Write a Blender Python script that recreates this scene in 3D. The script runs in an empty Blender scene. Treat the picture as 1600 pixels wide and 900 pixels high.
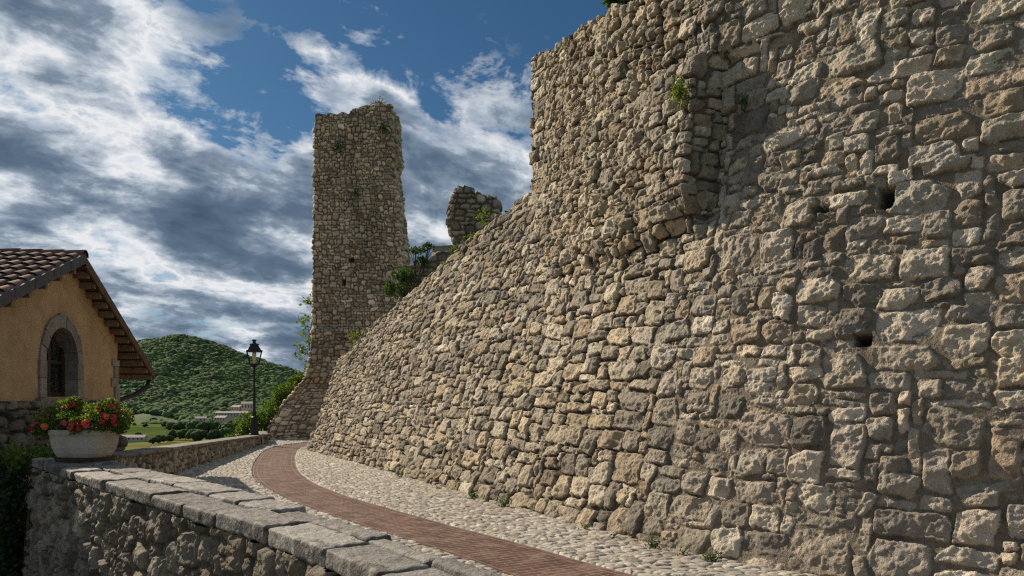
import bpy, bmesh, math, random
import numpy as np
from mathutils import Vector, Matrix
from mathutils.geometry import tessellate_polygon
R = math.radians
scene = bpy.context.scene
COL = scene.collection
# ------------------------------------------------------------------ camera and render settings
cam = bpy.data.objects.new('camera', bpy.data.cameras.new('camera'))
COL.objects.link(cam)
cam.data.sensor_width = 36; cam.data.lens = 27; cam.data.shift_y = 170/1600
cam.data.clip_start = .05; cam.data.clip_end = 20000
cam.location = (0, 0, 0); cam.rotation_euler = (R(90), 0, 0)
scene.camera = cam
scene.view_settings.view_transform = 'Standard'; scene.view_settings.look = 'None'
scene.view_settings.exposure = 0.36; scene.view_settings.gamma = 1
scene.render.engine = 'CYCLES'
scene.cycles.use_denoising = False; scene.cycles.filter_width = 1.25; scene.cycles.use_adaptive_sampling = False; scene.cycles.sample_clamp_indirect = 4
scene.cycles.max_bounces = 6; scene.cycles.diffuse_bounces = 3; scene.cycles.transparent_max_bounces = 8
GZ = -1.7                                    # road level; the eye is the origin
F32 = np.float32
# ------------------------------------------------------------------ numeric helpers
def sm(a, b, x):
    t = np.clip((x-a)/(b-a), 0, 1); return t*t*(3-2*t)
def hsh(ix, iy, seed):
    h = (ix.astype(np.int64)*374761393 + iy.astype(np.int64)*668265263 + seed*1442695041) & 0xffffffff
    h = ((h ^ (h >> 13))*1274126177) & 0xffffffff
    h = ((h ^ (h >> 16))*2246822519) & 0xffffffff
    return ((h ^ (h >> 15)) & 0xffffff).astype(F32)/F32(0xffffff)
def perlin(x, y, seed=0):
    x = np.asarray(x, F32); y = np.asarray(y, F32)
    xi = np.floor(x); yi = np.floor(y); fx = x-xi; fy = y-yi
    xi = xi.astype(np.int64); yi = yi.astype(np.int64)
    ux = fx*fx*fx*(fx*(fx*6-15)+10); uy = fy*fy*fy*(fy*(fy*6-15)+10)
    def g(dx, dy):
        a = hsh(xi+dx, yi+dy, seed)*F32(6.2831853)
        return np.cos(a)*(fx-dx)+np.sin(a)*(fy-dy)
    a = g(0, 0); b = g(1, 0); c = g(0, 1); d = g(1, 1)
    return ((a+(b-a)*ux)+((c+(d-c)*ux)-(a+(b-a)*ux))*uy)*F32(1.5)
def fbm(x, y, seed=0, oct=4, gain=.5, ridged=False):
    o = 0; amp = 1; f = 1; t = 0
    for k in range(oct):
        n = perlin(x*f, y*f, seed+k*17)
        if ridged: n = 1-2*np.abs(n)
        o = o+n*amp; t += amp; amp *= gain; f *= 2.03
    return o/t
# ------------------------------------------------------------------ object helpers
def tag(o, label=None, cat=None, group=None, kind=None):
    if label: o['label'] = label
    if cat: o['category'] = cat
    if group: o['group'] = group
    if kind: o['kind'] = kind
    return o
def link(o, parent=None):
    COL.objects.link(o)
    if parent is not None: o.parent = parent
    return o
def empty(name, loc=(0, 0, 0), rz=0):
    o = bpy.data.objects.new(name, None); COL.objects.link(o)
    o.location = loc; o.rotation_euler = (0, 0, rz); o.empty_display_size = .2
    return o
class MB:
    """collects vertices, faces and vertex colours; build() links them as ONE mesh object"""
    def __init__(s): s.v = []; s.q = []; s.t = []; s.c = []; s.n = 0; s.poly = []; s.uv = []
    def add(s, v, quads=None, tris=None, col=None):
        v = np.asarray(v, F32).reshape(-1, 3)
        if quads is not None and len(quads): s.q.append(np.asarray(quads, np.int32)+s.n)
        if tris is not None and len(tris): s.t.append(np.asarray(tris, np.int32)+s.n)
        if col is None: col = np.ones((len(v), 3), F32)*.5
        col = np.asarray(col, F32)
        if col.ndim == 1: col = np.tile(col, (len(v), 1))
        s.v.append(v); s.c.append(col); s.n += len(v)
        return s
    def grid(s, P, col=None, flip=False, mask=None, cyc=False):
        nv, nu = P.shape[:2]
        a = np.arange(nv*nu).reshape(nv, nu)
        if cyc: a = np.concatenate([a, a[:, :1]], 1)
        q = np.stack([a[:-1, :-1], a[:-1, 1:], a[1:, 1:], a[1:, :-1]], -1)
        if mask is not None: q = q[mask]
        q = q.reshape(-1, 4)
        if flip: q = q[:, ::-1]
        return s.add(P.reshape(-1, 3), q, col=None if col is None else np.asarray(col).reshape(-1, 3) if np.asarray(col).ndim > 1 else col)
    def box(s, lo, hi, col=None, M=None):
        x0, y0, z0 = lo; x1, y1, z1 = hi
        v = [(x0,y0,z0),(x1,y0,z0),(x1,y1,z0),(x0,y1,z0),(x0,y0,z1),(x1,y0,z1),(x1,y1,z1),(x0,y1,z1)]
        if M is not None: v = [M @ Vector(p) for p in v]
        return s.add(v, [(0,3,2,1),(4,5,6,7),(0,1,5,4),(1,2,6,5),(2,3,7,6),(3,0,4,7)], col=col)
    def bar(s, a, b, w, h, col=None, up=(0, 0, 1)):
        a = Vector(a); b = Vector(b); d = (b-a).normalized(); u = Vector(up)
        x = d.cross(u).normalized(); y = x.cross(d)
        v = []
        for p in (a, b):
            for i, j in ((-1,-1),(1,-1),(1,1),(-1,1)): v.append(p+x*(w/2*i)+y*(h/2*j))
        return s.add(v, [(0,1,2,3),(7,6,5,4),(0,4,5,1),(1,5,6,2),(2,6,7,3),(3,7,4,0)], col=col)
    def tube(s, pts, radii, n=8, col=None):
        pts = [Vector(p) for p in pts]; rings = []
        for i, p in enumerate(pts):
            d = (pts[min(i+1, len(pts)-1)]-pts[max(i-1, 0)]).normalized()
            u = Vector((0, 0, 1)) if abs(d.z) < .9 else Vector((1, 0, 0))
            x = d.cross(u).normalized(); y = x.cross(d)
            r = radii[i] if hasattr(radii, '__len__') else radii
            rings.append([p+(x*math.cos(k*2*math.pi/n)+y*math.sin(k*2*math.pi/n))*r for k in range(n)])
        P = np.array(rings, F32); s.grid(P, col, cyc=True, flip=True)
        s.add([pts[0]]+rings[0], tris=[(0, (k+1) % n+1, k+1) for k in range(n)], col=col)
        s.add([pts[-1]]+rings[-1], tris=[(0, k+1, (k+1) % n+1) for k in range(n)], col=col)
        return s
    def lathe(s, prof, n=24, col=None, c=(0, 0, 0), rot=0):
        P = np.array([[(c[0]+r*math.cos(rot+k*2*math.pi/n), c[1]+r*math.sin(rot+k*2*math.pi/n), c[2]+z) for k in range(n)] for r, z in prof], F32)
        return s.grid(P, col, cyc=True)
    def build(s, name, mat, parent=None, smooth=True, uv=None):
        me = bpy.data.meshes.new(name)
        V = np.concatenate(s.v) if s.v else np.zeros((0, 3), F32); C = np.concatenate(s.c)
        q = np.concatenate(s.q) if s.q else np.zeros((0, 4), np.int32); t = np.concatenate(s.t) if s.t else np.zeros((0, 3), np.int32)
        idx = np.concatenate([q.ravel(), t.ravel()]).astype(np.int32)
        st = np.concatenate([np.arange(len(q))*4, len(q)*4+np.arange(len(t))*3]).astype(np.int32)
        me.vertices.add(len(V)); me.vertices.foreach_set('co', V.ravel())
        me.loops.add(len(idx)); me.loops.foreach_set('vertex_index', idx)
        me.polygons.add(len(st)); me.polygons.foreach_set('loop_start', st)
        me.polygons.foreach_set('use_smooth', np.full(len(st), bool(smooth)))
        ca = me.color_attributes.new('col', 'FLOAT_COLOR', 'POINT')
        ca.data.foreach_set('color', np.concatenate([C, np.ones((len(C), 1), F32)], 1).astype(F32).ravel())
        if uv is not None:
            l = me.uv_layers.new(name='UVMap'); l.data.foreach_set('uv', np.asarray(uv, F32)[idx].ravel())
        me.update(calc_edges=True); me.validate()
        me.materials.append(mat)
        return link(bpy.data.objects.new(name, me), parent)
# ------------------------------------------------------------------ materials
def new_mat(name):
    m = bpy.data.materials.new(name); m.use_nodes = True
    nt = m.node_tree; b = nt.nodes['Principled BSDF']
    return m, nt, b
def N(nt, kind, **kw):
    n = nt.nodes.new(kind)
    for k, v in kw.items():
        if k.startswith('i_'): n.inputs[k[2:].replace('_', ' ')].default_value = v
        else: setattr(n, k, v)
    return n
def noise(nt, vec, scale, detail=6, rough=.55):
    n = N(nt, 'ShaderNodeTexNoise'); n.inputs['Scale'].default_value = scale
    n.inputs['Detail'].default_value = detail; n.inputs['Roughness'].default_value = rough
    nt.links.new(vec, n.inputs['Vector']); return n.outputs['Fac']
def ramp(nt, fac, stops, interp='LINEAR'):
    n = N(nt, 'ShaderNodeValToRGB'); cr = n.color_ramp; cr.interpolation = interp
    while len(cr.elements) < len(stops): cr.elements.new(.5)
    for e, (p, c) in zip(cr.elements, stops):
        e.position = p; e.color = (c, c, c, 1) if not hasattr(c, '__len__') else (*c[:3], 1)
    nt.links.new(fac, n.inputs['Fac']); return n.outputs['Color']
def mixc(nt, a, b, fac, mode='MIX'):
    n = N(nt, 'ShaderNodeMix', data_type='RGBA', blend_type=mode)
    for s, v in ((n.inputs['Factor'], fac), (n.inputs['A'], a), (n.inputs['B'], b)):
        if isinstance(v, bpy.types.NodeSocket): nt.links.new(v, s)
        else: s.default_value = v if not hasattr(v, '__len__') else (*v[:3], 1)
    return n.outputs['Result']
def mth(nt, op, a, b=0.0, c=None):
    n = N(nt, 'ShaderNodeMath', operation=op)
    for i, v in enumerate((a, b) if c is None else (a, b, c)):
        if isinstance(v, bpy.types.NodeSocket): nt.links.new(v, n.inputs[i])
        else: n.inputs[i].default_value = v
    return n.outputs[0]
def bump(nt, b, h, strength, dist):
    n = N(nt, 'ShaderNodeBump'); n.inputs['Strength'].default_value = strength; n.inputs['Distance'].default_value = dist
    nt.links.new(h, n.inputs['Height']); nt.links.new(n.outputs['Normal'], b.inputs['Normal'])
def objco(nt): return N(nt, 'ShaderNodeTexCoord').outputs['Object']
def surf_mat(name, vcol=True, base=(.3, .3, .3), var=.35, scale=7, fine=90, bstr=.5, bdist=.012, rough=.9, spots=None, metal=0):
    m, nt, b = new_mat(name); co = objco(nt)
    if vcol: c = N(nt, 'ShaderNodeAttribute', attribute_name='col').outputs['Color']
    else: c = (*base, 1)
    n1 = noise(nt, co, scale, 8, .65); n2 = noise(nt, co, fine, 5, .6)
    f = ramp(nt, n1, [(.25, 1-var), (.5, 1), (.75, 1+var)])
    c = mixc(nt, c, f, 1.0, 'MULTIPLY')
    g = ramp(nt, n2, [(.3, 1-var*.7), (.7, 1+var*.5)])
    c = mixc(nt, c, g, 1.0, 'MULTIPLY')
    if spots:
        n3 = noise(nt, co, spots[0], 5, .6); c = mixc(nt, c, spots[1], ramp(nt, n3, [(spots[2], 0), (spots[2]+.08, spots[3])]))
    nt.links.new(c, b.inputs['Base Color'])
    b.inputs['Roughness'].default_value = rough; b.inputs['Metallic'].default_value = metal
    b.inputs['Specular IOR Level'].default_value = .25
    h = mth(nt, 'ADD', n2, mth(nt, 'MULTIPLY', noise(nt, co, fine*.35, 6, .6), 2.0))
    if bstr: bump(nt, b, h, bstr, bdist)
    return m
def leaf_mat(name, rough=.55, trans=.35):
    m, nt, b = new_mat(name)
    c = N(nt, 'ShaderNodeAttribute', attribute_name='col').outputs['Color']
    nt.links.new(c, b.inputs['Base Color']); b.inputs['Roughness'].default_value = rough
    b.inputs['Specular IOR Level'].default_value = .3
    t = N(nt, 'ShaderNodeBsdfTranslucent'); nt.links.new(mixc(nt, c, (1.3, 1.5, .6), 1.0, 'MULTIPLY'), t.inputs['Color'])
    mx = N(nt, 'ShaderNodeMixShader'); mx.inputs[0].default_value = trans
    nt.links.new(b.outputs[0], mx.inputs[1]); nt.links.new(t.outputs[0], mx.inputs[2])
    nt.links.new(mx.outputs[0], nt.nodes['Material Output'].inputs['Surface'])
    return m
M = {}
M['stone'] = surf_mat('limestone_rubble', var=.38, scale=9, fine=80, bstr=.9, bdist=.018, spots=(22, (.045, .042, .036), .62, .55))
M['stone_far'] = surf_mat('limestone_rubble_far', var=.3, scale=4, fine=25, bstr=.5, bdist=.03, spots=(8, (.05, .046, .04), .62, .5))
M['coping'] = surf_mat('weathered_coping_stone', var=.34, scale=4, fine=45, bstr=.7, bdist=.014, rough=.75, spots=(4.5, (.05, .045, .038), .53, .8))
M['cobble'] = surf_mat('river_cobbles', var=.22, scale=5, fine=60, bstr=.3, bdist=.008, rough=.8)
M['leaf'] = leaf_mat('leaves')
M['petal'] = leaf_mat('petals', .5, .25)
M['bark'] = surf_mat('bark', vcol=False, base=(.10, .075, .05), var=.4, scale=10, fine=60, bstr=.6, bdist=.02)
M['iron'] = surf_mat('painted_iron', vcol=False, base=(.018, .019, .021), var=.2, scale=10, fine=80, bstr=.12, bdist=.004, rough=.42)
M['wood'] = surf_mat('weathered_timber', vcol=False, base=(.12, .075, .045), var=.4, scale=5, fine=40, bstr=.5, bdist=.01, rough=.8)
M['lead'] = surf_mat('lead_flashing', vcol=False, base=(.085, .082, .082), var=.3, scale=4, fine=40, bstr=.2, bdist=.006, rough=.6)
M['tile'] = surf_mat('clay_tiles', var=.4, scale=5, fine=50, bstr=.4, bdist=.01, rough=.85, spots=(6, (.055, .05, .045), .58, .6))
M['plaster'] = surf_mat('ochre_plaster', vcol=False, base=(.44, .30, .165), var=.22, scale=1.1, fine=3.2, bstr=.15, bdist=.01, rough=.9, spots=(2.2, (.24, .16, .085), .60, .5))
M['planter'] = surf_mat('cast_stone', vcol=False, base=(.47, .42, .355), var=.24, scale=4, fine=70, bstr=.25, bdist=.006, rough=.85, spots=(9, (.24, .2, .16), .62, .5))
M['saucer'] = surf_mat('brown_clay', vcol=False, base=(.11, .075, .055), var=.25, scale=8, fine=70, bstr=.2, bdist=.005, rough=.7)
M['dark_wood'] = surf_mat('dark_timber', vcol=False, base=(.035, .022, .015), var=.3, scale=6, fine=40, bstr=.3, bdist=.006, rough=.6)
M['rafter_wood'] = surf_mat('pale_rafters', vcol=False, base=(.23, .16, .105), var=.4, scale=6, fine=40, bstr=.5, bdist=.01, rough=.8)
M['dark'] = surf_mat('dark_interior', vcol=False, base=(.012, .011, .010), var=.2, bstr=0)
M['bulb'] = surf_mat('yellowed_glass', vcol=False, base=(.75, .68, .3), var=.1, bstr=0, rough=.4)
M['cloth'] = surf_mat('pale_curtain', vcol=False, base=(.16, .17, .18), var=.15, scale=6, fine=60, bstr=.1, rough=.9)
M['soil'] = surf_mat('soil', vcol=False, base=(.07, .055, .035), var=.4, scale=3, fine=30, bstr=.6, bdist=.03)
M['render_wall'] = surf_mat('pale_render', vcol=False, base=(.42, .39, .35), var=.12, scale=.3, fine=3, bstr=0)
M['far_roof'] = surf_mat('pale_roof', vcol=False, base=(.42, .37, .335), var=.2, scale=.3, fine=2, bstr=0)
M['far_red'] = surf_mat('red_roof', vcol=False, base=(.44, .35, .29), var=.2, scale=.3, fine=2, bstr=0)
def glass_mat(name, tint, alpha):
    m, nt, b = new_mat(name)
    b.inputs['Base Color'].default_value = (*tint, 1); b.inputs['Roughness'].default_value = .06
    t = N(nt, 'ShaderNodeBsdfTransparent'); t.inputs['Color'].default_value = (.93, .95, .95, 1)
    mx = N(nt, 'ShaderNodeMixShader'); mx.inputs[0].default_value = alpha
    nt.links.new(t.outputs[0], mx.inputs[1]); nt.links.new(b.outputs[0], mx.inputs[2])
    nt.links.new(mx.outputs[0], nt.nodes['Material Output'].inputs['Surface'])
    return m
M['glass'] = glass_mat('lantern_glass', (.5, .55, .55), .07)
M['window_glass'] = glass_mat('window_glass', (.05, .06, .07), .4)
def brick_mat():
    m, nt, b = new_mat('brick_paving')
    uv = N(nt, 'ShaderNodeUVMap', uv_map='UVMap').outputs['UV']
    sp = N(nt, 'ShaderNodeSeparateXYZ'); nt.links.new(uv, sp.inputs[0])
    U, V = sp.outputs[0], sp.outputs[1]
    warp = noise(nt, uv, 3.0, 2, .5)
    def brick(vec, w, h, off):
        n = N(nt, 'ShaderNodeTexBrick'); n.offset = off; n.squash = 1
        n.inputs['Scale'].default_value = 1; n.inputs['Brick Width'].default_value = w; n.inputs['Row Height'].default_value = h
        n.inputs['Mortar Size'].default_value = .008; n.inputs['Mortar Smooth'].default_value = .5; n.inputs['Bias'].default_value = 0
        n.inputs['Color1'].default_value = (.112, .050, .038, 1); n.inputs['Color2'].default_value = (.064, .033, .027, 1); n.inputs['Mortar'].default_value = (.24, .19, .145, 1)
        nt.links.new(vec, n.inputs['Vector']); return n
    cb = N(nt, 'ShaderNodeCombineXYZ'); nt.links.new(V, cb.inputs[0]); nt.links.new(U, cb.inputs[1])   # courses across the path
    b1 = brick(cb.outputs[0], .235, .098, .5)
    cb2 = N(nt, 'ShaderNodeCombineXYZ'); nt.links.new(U, cb2.inputs[0]); nt.links.new(V, cb2.inputs[1])  # border courses along the path
    b2 = brick(cb2.outputs[0], .24, .0801, .5)
    edge = mth(nt, 'GREATER_THAN', mth(nt, 'ABSOLUTE', V), .335)
    c = mixc(nt, b1.outputs['Color'], b2.outputs['Color'], edge)
    fac = mth(nt, 'ADD', mth(nt, 'MULTIPLY', b1.outputs['Fac'], mth(nt, 'SUBTRACT', 1.0, edge)), mth(nt, 'MULTIPLY', b2.outputs['Fac'], edge))
    co = objco(nt); n1 = noise(nt, co, 2.5, 6, .6); n2 = noise(nt, co, 45, 5, .6)
    c = mixc(nt, c, ramp(nt, n1, [(.3, .72), (.7, 1.3)]), 1.0, 'MULTIPLY')
    c = mixc(nt, c, ramp(nt, n2, [(.3, .8), (.7, 1.2)]), 1.0, 'MULTIPLY')
    c = mixc(nt, c, (.24, .19, .15), ramp(nt, noise(nt, co, 5, 5, .6), [(.5, 0), (.72, .6)]))
    nt.links.new(c, b.inputs['Base Color']); b.inputs['Roughness'].default_value = .85; b.inputs['Specular IOR Level'].default_value = .25
    h = mth(nt, 'ADD', mth(nt, 'MULTIPLY', fac, -1.0), mth(nt, 'MULTIPLY', n2, .5))
    bump(nt, b, h, .7, .012)
    return m
M['brick'] = brick_mat()
def terrain_mat():
    m, nt, b = new_mat('valley_terrain'); co = objco(nt)
    v = N(nt, 'ShaderNodeTexVoronoi'); v.inputs['Scale'].default_value = .006
    mp = N(nt, 'ShaderNodeMapping'); mp.inputs['Scale'].default_value = (1, .55, 1); mp.inputs['Rotation'].default_value = (0, 0, .5)
    nt.links.new(co, mp.inputs[0]); nt.links.new(mp.outputs[0], v.inputs['Vector'])
    sp = N(nt, 'ShaderNodeSeparateColor'); nt.links.new(v.outputs['Color'], sp.inputs[0])
    c = ramp(nt, sp.outputs[0], [(0, (.075, .105, .03)), (.35, (.11, .14, .04)), (.6, (.15, .15, .055)), (.85, (.06, .09, .028))], 'CONSTANT')
    c = mixc(nt, c, ramp(nt, noise(nt, co, .03, 8, .65), [(.3, .7), (.7, 1.25)]), 1.0, 'MULTIPLY')
    nt.links.new(c, b.inputs['Base Color']); b.inputs['Roughness'].default_value = 1; b.inputs['Specular IOR Level'].default_value = 0
    return m
M['terrain'] = terrain_mat()
M['lane'] = surf_mat('gravel_lane', vcol=False, base=(.14, .12, .09), var=.35, scale=2, fine=40, bstr=.7, bdist=.03, spots=(1.2, (.06, .08, .03), .5, .8))
M['hill'] = surf_mat('hill_soil', vcol=False, base=(.038, .08, .02), var=.4, scale=.02, fine=.2, bstr=0)
M['forest'] = surf_mat('forest_canopy', var=.35, scale=.25, fine=1.1, bstr=.4, bdist=1.0, rough=1)
# ------------------------------------------------------------------ rubble masonry: a height and colour field per wall face
PAL = np.array([(.40,.37,.315),(.44,.41,.35),(.35,.325,.28),(.30,.285,.25),(.40,.355,.285),(.48,.455,.40),(.24,.228,.205),(.36,.31,.245),(.39,.37,.33)], F32)*np.array([1.03, .985, .925], F32)
# limestone tones, warm grey to cream
class Masonry:
    def __init__(s, W, H, res, cw, ch, seed, sizes, relief=(.035, .075), gap=(.006, .02), warp=.05, rnd=(.35, .85), crag=.02,
                 mort=(.30, .255, .18), pal=PAL, tone=1.0, facet=(.15, .5), mlevel=.0, missing=0.0, edge=(.2, .5), hue=.012):
        rng = np.random.default_rng(seed)
        nx = int(W/res)+2; ny = int(H/res)+2; s.res = res; s.nx = nx; s.ny = ny
        u = (np.arange(nx)*res).astype(F32)[None, :].repeat(ny, 0); v = (np.arange(ny)*res).astype(F32)[:, None].repeat(nx, 1)
        WU = u+warp*fbm(u*1.6, v*1.9, seed+1, 2)+warp*.35*perlin(u*7, v*7, seed+2)
        WV = v+warp*1.3*fbm(u*.55+9, v*.9, seed+3, 3)+warp*.35*perlin(u*6, v*6, seed+4)
        en = perlin(u*13, v*13, seed+5)*.010+perlin(u*31, v*31, seed+6)*.004
        nu = int(W/cw)+3; hs = []
        while sum(hs) < H+.3: hs.append(ch*rng.uniform(.7, 1.4))
        yb = np.concatenate([[0], np.cumsum(hs)])-.1; nv = len(hs)
        occ = np.zeros((nv, nu), bool)
        Hh = np.full((ny, nx), -1e3, F32); ID = np.zeros((ny, nx), np.int32); DI = np.zeros((ny, nx), F32)
        k = 0; s.cols = [np.array(mort, F32)*tone]
        for j in range(nv):
            i = 0
            off = rng.uniform(-.3, .3)*cw
            while i < nu:
                if occ[j, i]: i += 1; continue
                opts, wt = sizes((i+.5)*cw, (yb[j]+yb[j+1])/2)
                w, h = opts[rng.choice(len(opts), p=np.array(wt)/sum(wt))]
                h = min(h, nv-j); w = min(w, nu-i)
                while w > 1 and occ[j, i:i+w].any(): w -= 1
                while h > 1 and occ[j:j+h, i:i+w].any(): h -= 1
                occ[j:j+h, i:i+w] = True
                x0 = i*cw-.1; x1 = (i+w)*cw-.1; y0 = yb[j]; y1 = yb[j+h]; i += w
                if rng.random() < missing: continue
                a = (x1-x0)/2; b = (y1-y0)/2
                g = min(rng.uniform(*gap), .2*min(a, b)); a -= g; b -= g
                cx = (x0+x1)/2+rng.normal(0, .008); cy = (y0+y1)/2+rng.normal(0, .008)
                mg = .09+warp
                iu0 = max(0, int((cx-a-mg)/res)); iu1 = min(nx, int((cx+a+mg)/res)+1); iv0 = max(0, int((cy-b-mg)/res)); iv1 = min(ny, int((cy+b+mg)/res)+1)
                if iu1 <= iu0 or iv1 <= iv0: continue
                sl = (slice(iv0, iv1), slice(iu0, iu1))
                th = rng.normal(0, .05); X = WU[sl]-cx; Y = WV[sl]-cy
                X, Y = X*math.cos(th)+Y*math.sin(th), -X*math.sin(th)+Y*math.cos(th)
                X = X+Y*rng.normal(0, .12); Y = Y+X*rng.normal(0, .05)
                r = min(a, b)*rng.uniform(*rnd)
                qx = np.abs(X)-a+r; qy = np.abs(Y)-b+r
                sd = np.hypot(np.maximum(qx, 0), np.maximum(qy, 0))+np.minimum(np.maximum(qx, qy), 0)-r
                for _ in range(rng.integers(1, 5)):
                    ph = (rng.integers(0, 4)+.5)*math.pi/2+rng.normal(0, .4)
                    sup = abs(math.cos(ph))*a+abs(math.sin(ph))*b
                    sd = np.maximum(sd, X*math.cos(ph)+Y*math.sin(ph)-sup*rng.uniform(.66, .9))
                din = -(sd+en[sl])
                m0 = min(a, b)
                e = m0*rng.uniform(*edge); p = np.clip(din/e, 0, 1); prof = np.sqrt(1-(1-p)**2)
                rel = rng.uniform(*relief)*(.55+.6*min(m0/.12, 1.05))
                hh = rel*prof
                for _ in range(3):
                    ph = rng.uniform(0, 2*math.pi); sl_ = rng.uniform(*facet)
                    pl = rel*rng.uniform(.8, 1.15)-sl_*(X*math.cos(ph)+Y*math.sin(ph)-.25*m0)
                    hh = np.minimum(hh, np.maximum(pl, .25*rel*prof))
                k += 1
                mk = (din > 0) & (hh > Hh[sl])
                Hh[sl] = np.where(mk, hh, Hh[sl]); ID[sl] = np.where(mk, k, ID[sl]); DI[sl] = np.where(mk, p, DI[sl])
                c = pal[rng.integers(len(pal))]*rng.uniform(.64, 1.26)*tone
                s.cols.append(c*np.array([1+rng.normal(0, hue), 1, 1+rng.normal(0, hue*1.3)], F32))
        s.cols = np.array(s.cols, F32)
        idf = ID.astype(F32)*7.31
        w1 = .035*fbm(u*9+idf, v*9, seed+60, 3); w2 = .035*fbm(u*9, v*9-idf, seed+63, 3)
        cr = .80*fbm((u+w1)*6.5+idf, (v+w2)*10+idf*.37, seed+20, 6, .68)+.16*fbm((u-w2)*5+idf, (v+w1)*8-idf, seed+25, 3, .5, ridged=True)+.12
        pit = perlin(u*11+idf, v*12-idf, seed+40); pit2 = perlin(u*30+idf, v*33, seed+41)
        tr = fbm((u+w2)*4.5-idf, (v+w1)*7+idf*.5, seed+45, 3, .5)*3.2; fr = tr-np.floor(tr); ledge = np.floor(tr)+sm(.72, 1, fr)
        mo = mlevel+.014*fbm(u*5, v*5, seed+30, 4)+.03*np.clip(fbm(u*.9, v*1.1, seed+33, 2), -.3, 1)
        st = np.maximum(Hh, 0)+crag*DI*(cr-.25)-crag*.7*DI*np.clip(np.abs(pit)-.42, 0, 1)-crag*.3*DI*np.clip(pit2-.3, 0, 1)+crag*.26*DI*ledge
        s.H = np.where((ID > 0) & (st > mo), st, mo).astype(F32)
        s.ID = np.where((ID > 0) & (st > mo-.003), ID, 0)
        s.stain = fbm(u*.5, v*.28, seed+50, 4)-.6*sm(.22, .55, fbm(u*.9, v*.42, seed+55, 4))
    def at(s, u, v):
        fu = np.clip(u/s.res, 0, s.nx-1.001); fv = np.clip(v/s.res, 0, s.ny-1.001)
        i = fu.astype(np.int32); j = fv.astype(np.int32); a = (fu-i).astype(F32); b = (fv-j).astype(F32)
        h = (s.H[j, i]*(1-a)+s.H[j, i+1]*a)*(1-b)+(s.H[j+1, i]*(1-a)+s.H[j+1, i+1]*a)*b
        c = s.cols[s.ID[np.rint(fv).astype(int), np.rint(fu).astype(int)]]
        c = c*(1+.38*s.stain[j, i])[..., None]
        s.last = s.ID[np.rint(fv).astype(int), np.rint(fu).astype(int)]
        return h, c
def normals(P, flip=False):
    du = np.gradient(P, axis=1); dv = np.gradient(P, axis=0)
    n = np.cross(du, dv); n /= np.linalg.norm(n, axis=-1, keepdims=True)+1e-9
    return -n if flip else n
# ------------------------------------------------------------------ fortress wall: battered scarp and upright upper wall, one continuous masonry sheet
E0 = np.array([-6.45, 24.1]); TS = np.linspace(0, 27, 5401); dts = TS[1]-TS[0]
a0 = math.atan2(-.883, .469); a1 = math.atan2(-.66, .75)
TA = a0+(a1-a0)*sm(16.5, 20.5, TS)
TX = E0[0]+np.concatenate([[0], np.cumsum(np.cos(TA))[:-1]*dts]); TY = E0[1]+np.concatenate([[0], np.cumsum(np.sin(TA))[:-1]*dts])
def hbreak(s): return 5.9-1.4*sm(10.7, 14.5, s)+1.5*sm(17, 18.5, s)
STEP = 17.10
def step_rows(h): return sm(3.55, 4.25, h)*(1-sm(5.82, 5.98, h))
def wall_surf(s, h):
    kk = .36-.14*sm(11.5, 18, s); hb = hbreak(s)
    sb = kk*np.minimum(h, hb)+.02*np.maximum(h-hb, 0)
    # thicker ragged facing of the upper part, its lower lip stepping out over the scarp
    lip = np.interp(s, [10.6, 11.6, 13.0, 14.4, 15.8, 16.6, 17.4], [6.0, 4.9, 3.75, 3.7, 3.6, 3.75, 4.1])+.16*fbm(s*2.2, s*0+h*.6, 5, 3)
    on = sm(0, .22, h-lip)*sm(10.9, 11.8, s)*(1-sm(STEP, STEP+.04, s))
    on = on*(1-sm(15.2, 16.9, s)*sm(5.5, 6.2, h))
    sb = sb-.14*on*(1-.5*sm(5.4, 6.6, h))-.10*on*np.clip(fbm(s*.9, h*.9, 77, 2), -.6, 1)
    # flush face set back beside the vertical edge
    sb = sb-.25*sm(14.2, 16.9, s)*(1-sm(STEP, STEP+.04, s))*step_rows(h)+.14*sm(STEP, STEP+.04, s)*(1-sm(17.2, 17.9, s))*step_rows(h)
    sb = sb-.06*fbm(s*.35, h*.4, 31, 2)*sm(0.2, 1.2, h)-.10*(1-sm(0, .55, h))*sm(6, 12, s)
    a = np.interp(s, TS, TA); x = np.interp(s, TS, TX)-np.sin(a)*sb; y = np.interp(s, TS, TY)+np.cos(a)*sb
    return np.stack([x, y, h+GZ], -1)
def scarp_top(s): return np.interp(s, [0, .75, 1.85, 4.15, 6.05, 7.55, 9.15, 10.6], [2.95, 3.04, 3.62, 4.28, 4.78, 5.27, 5.6, 5.9])
def upper_top(s): return np.interp(s, [10.6, 12, 15.5, 17, 27], [8.68, 8.35, 7.42, 7.3, 7.3])
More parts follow.
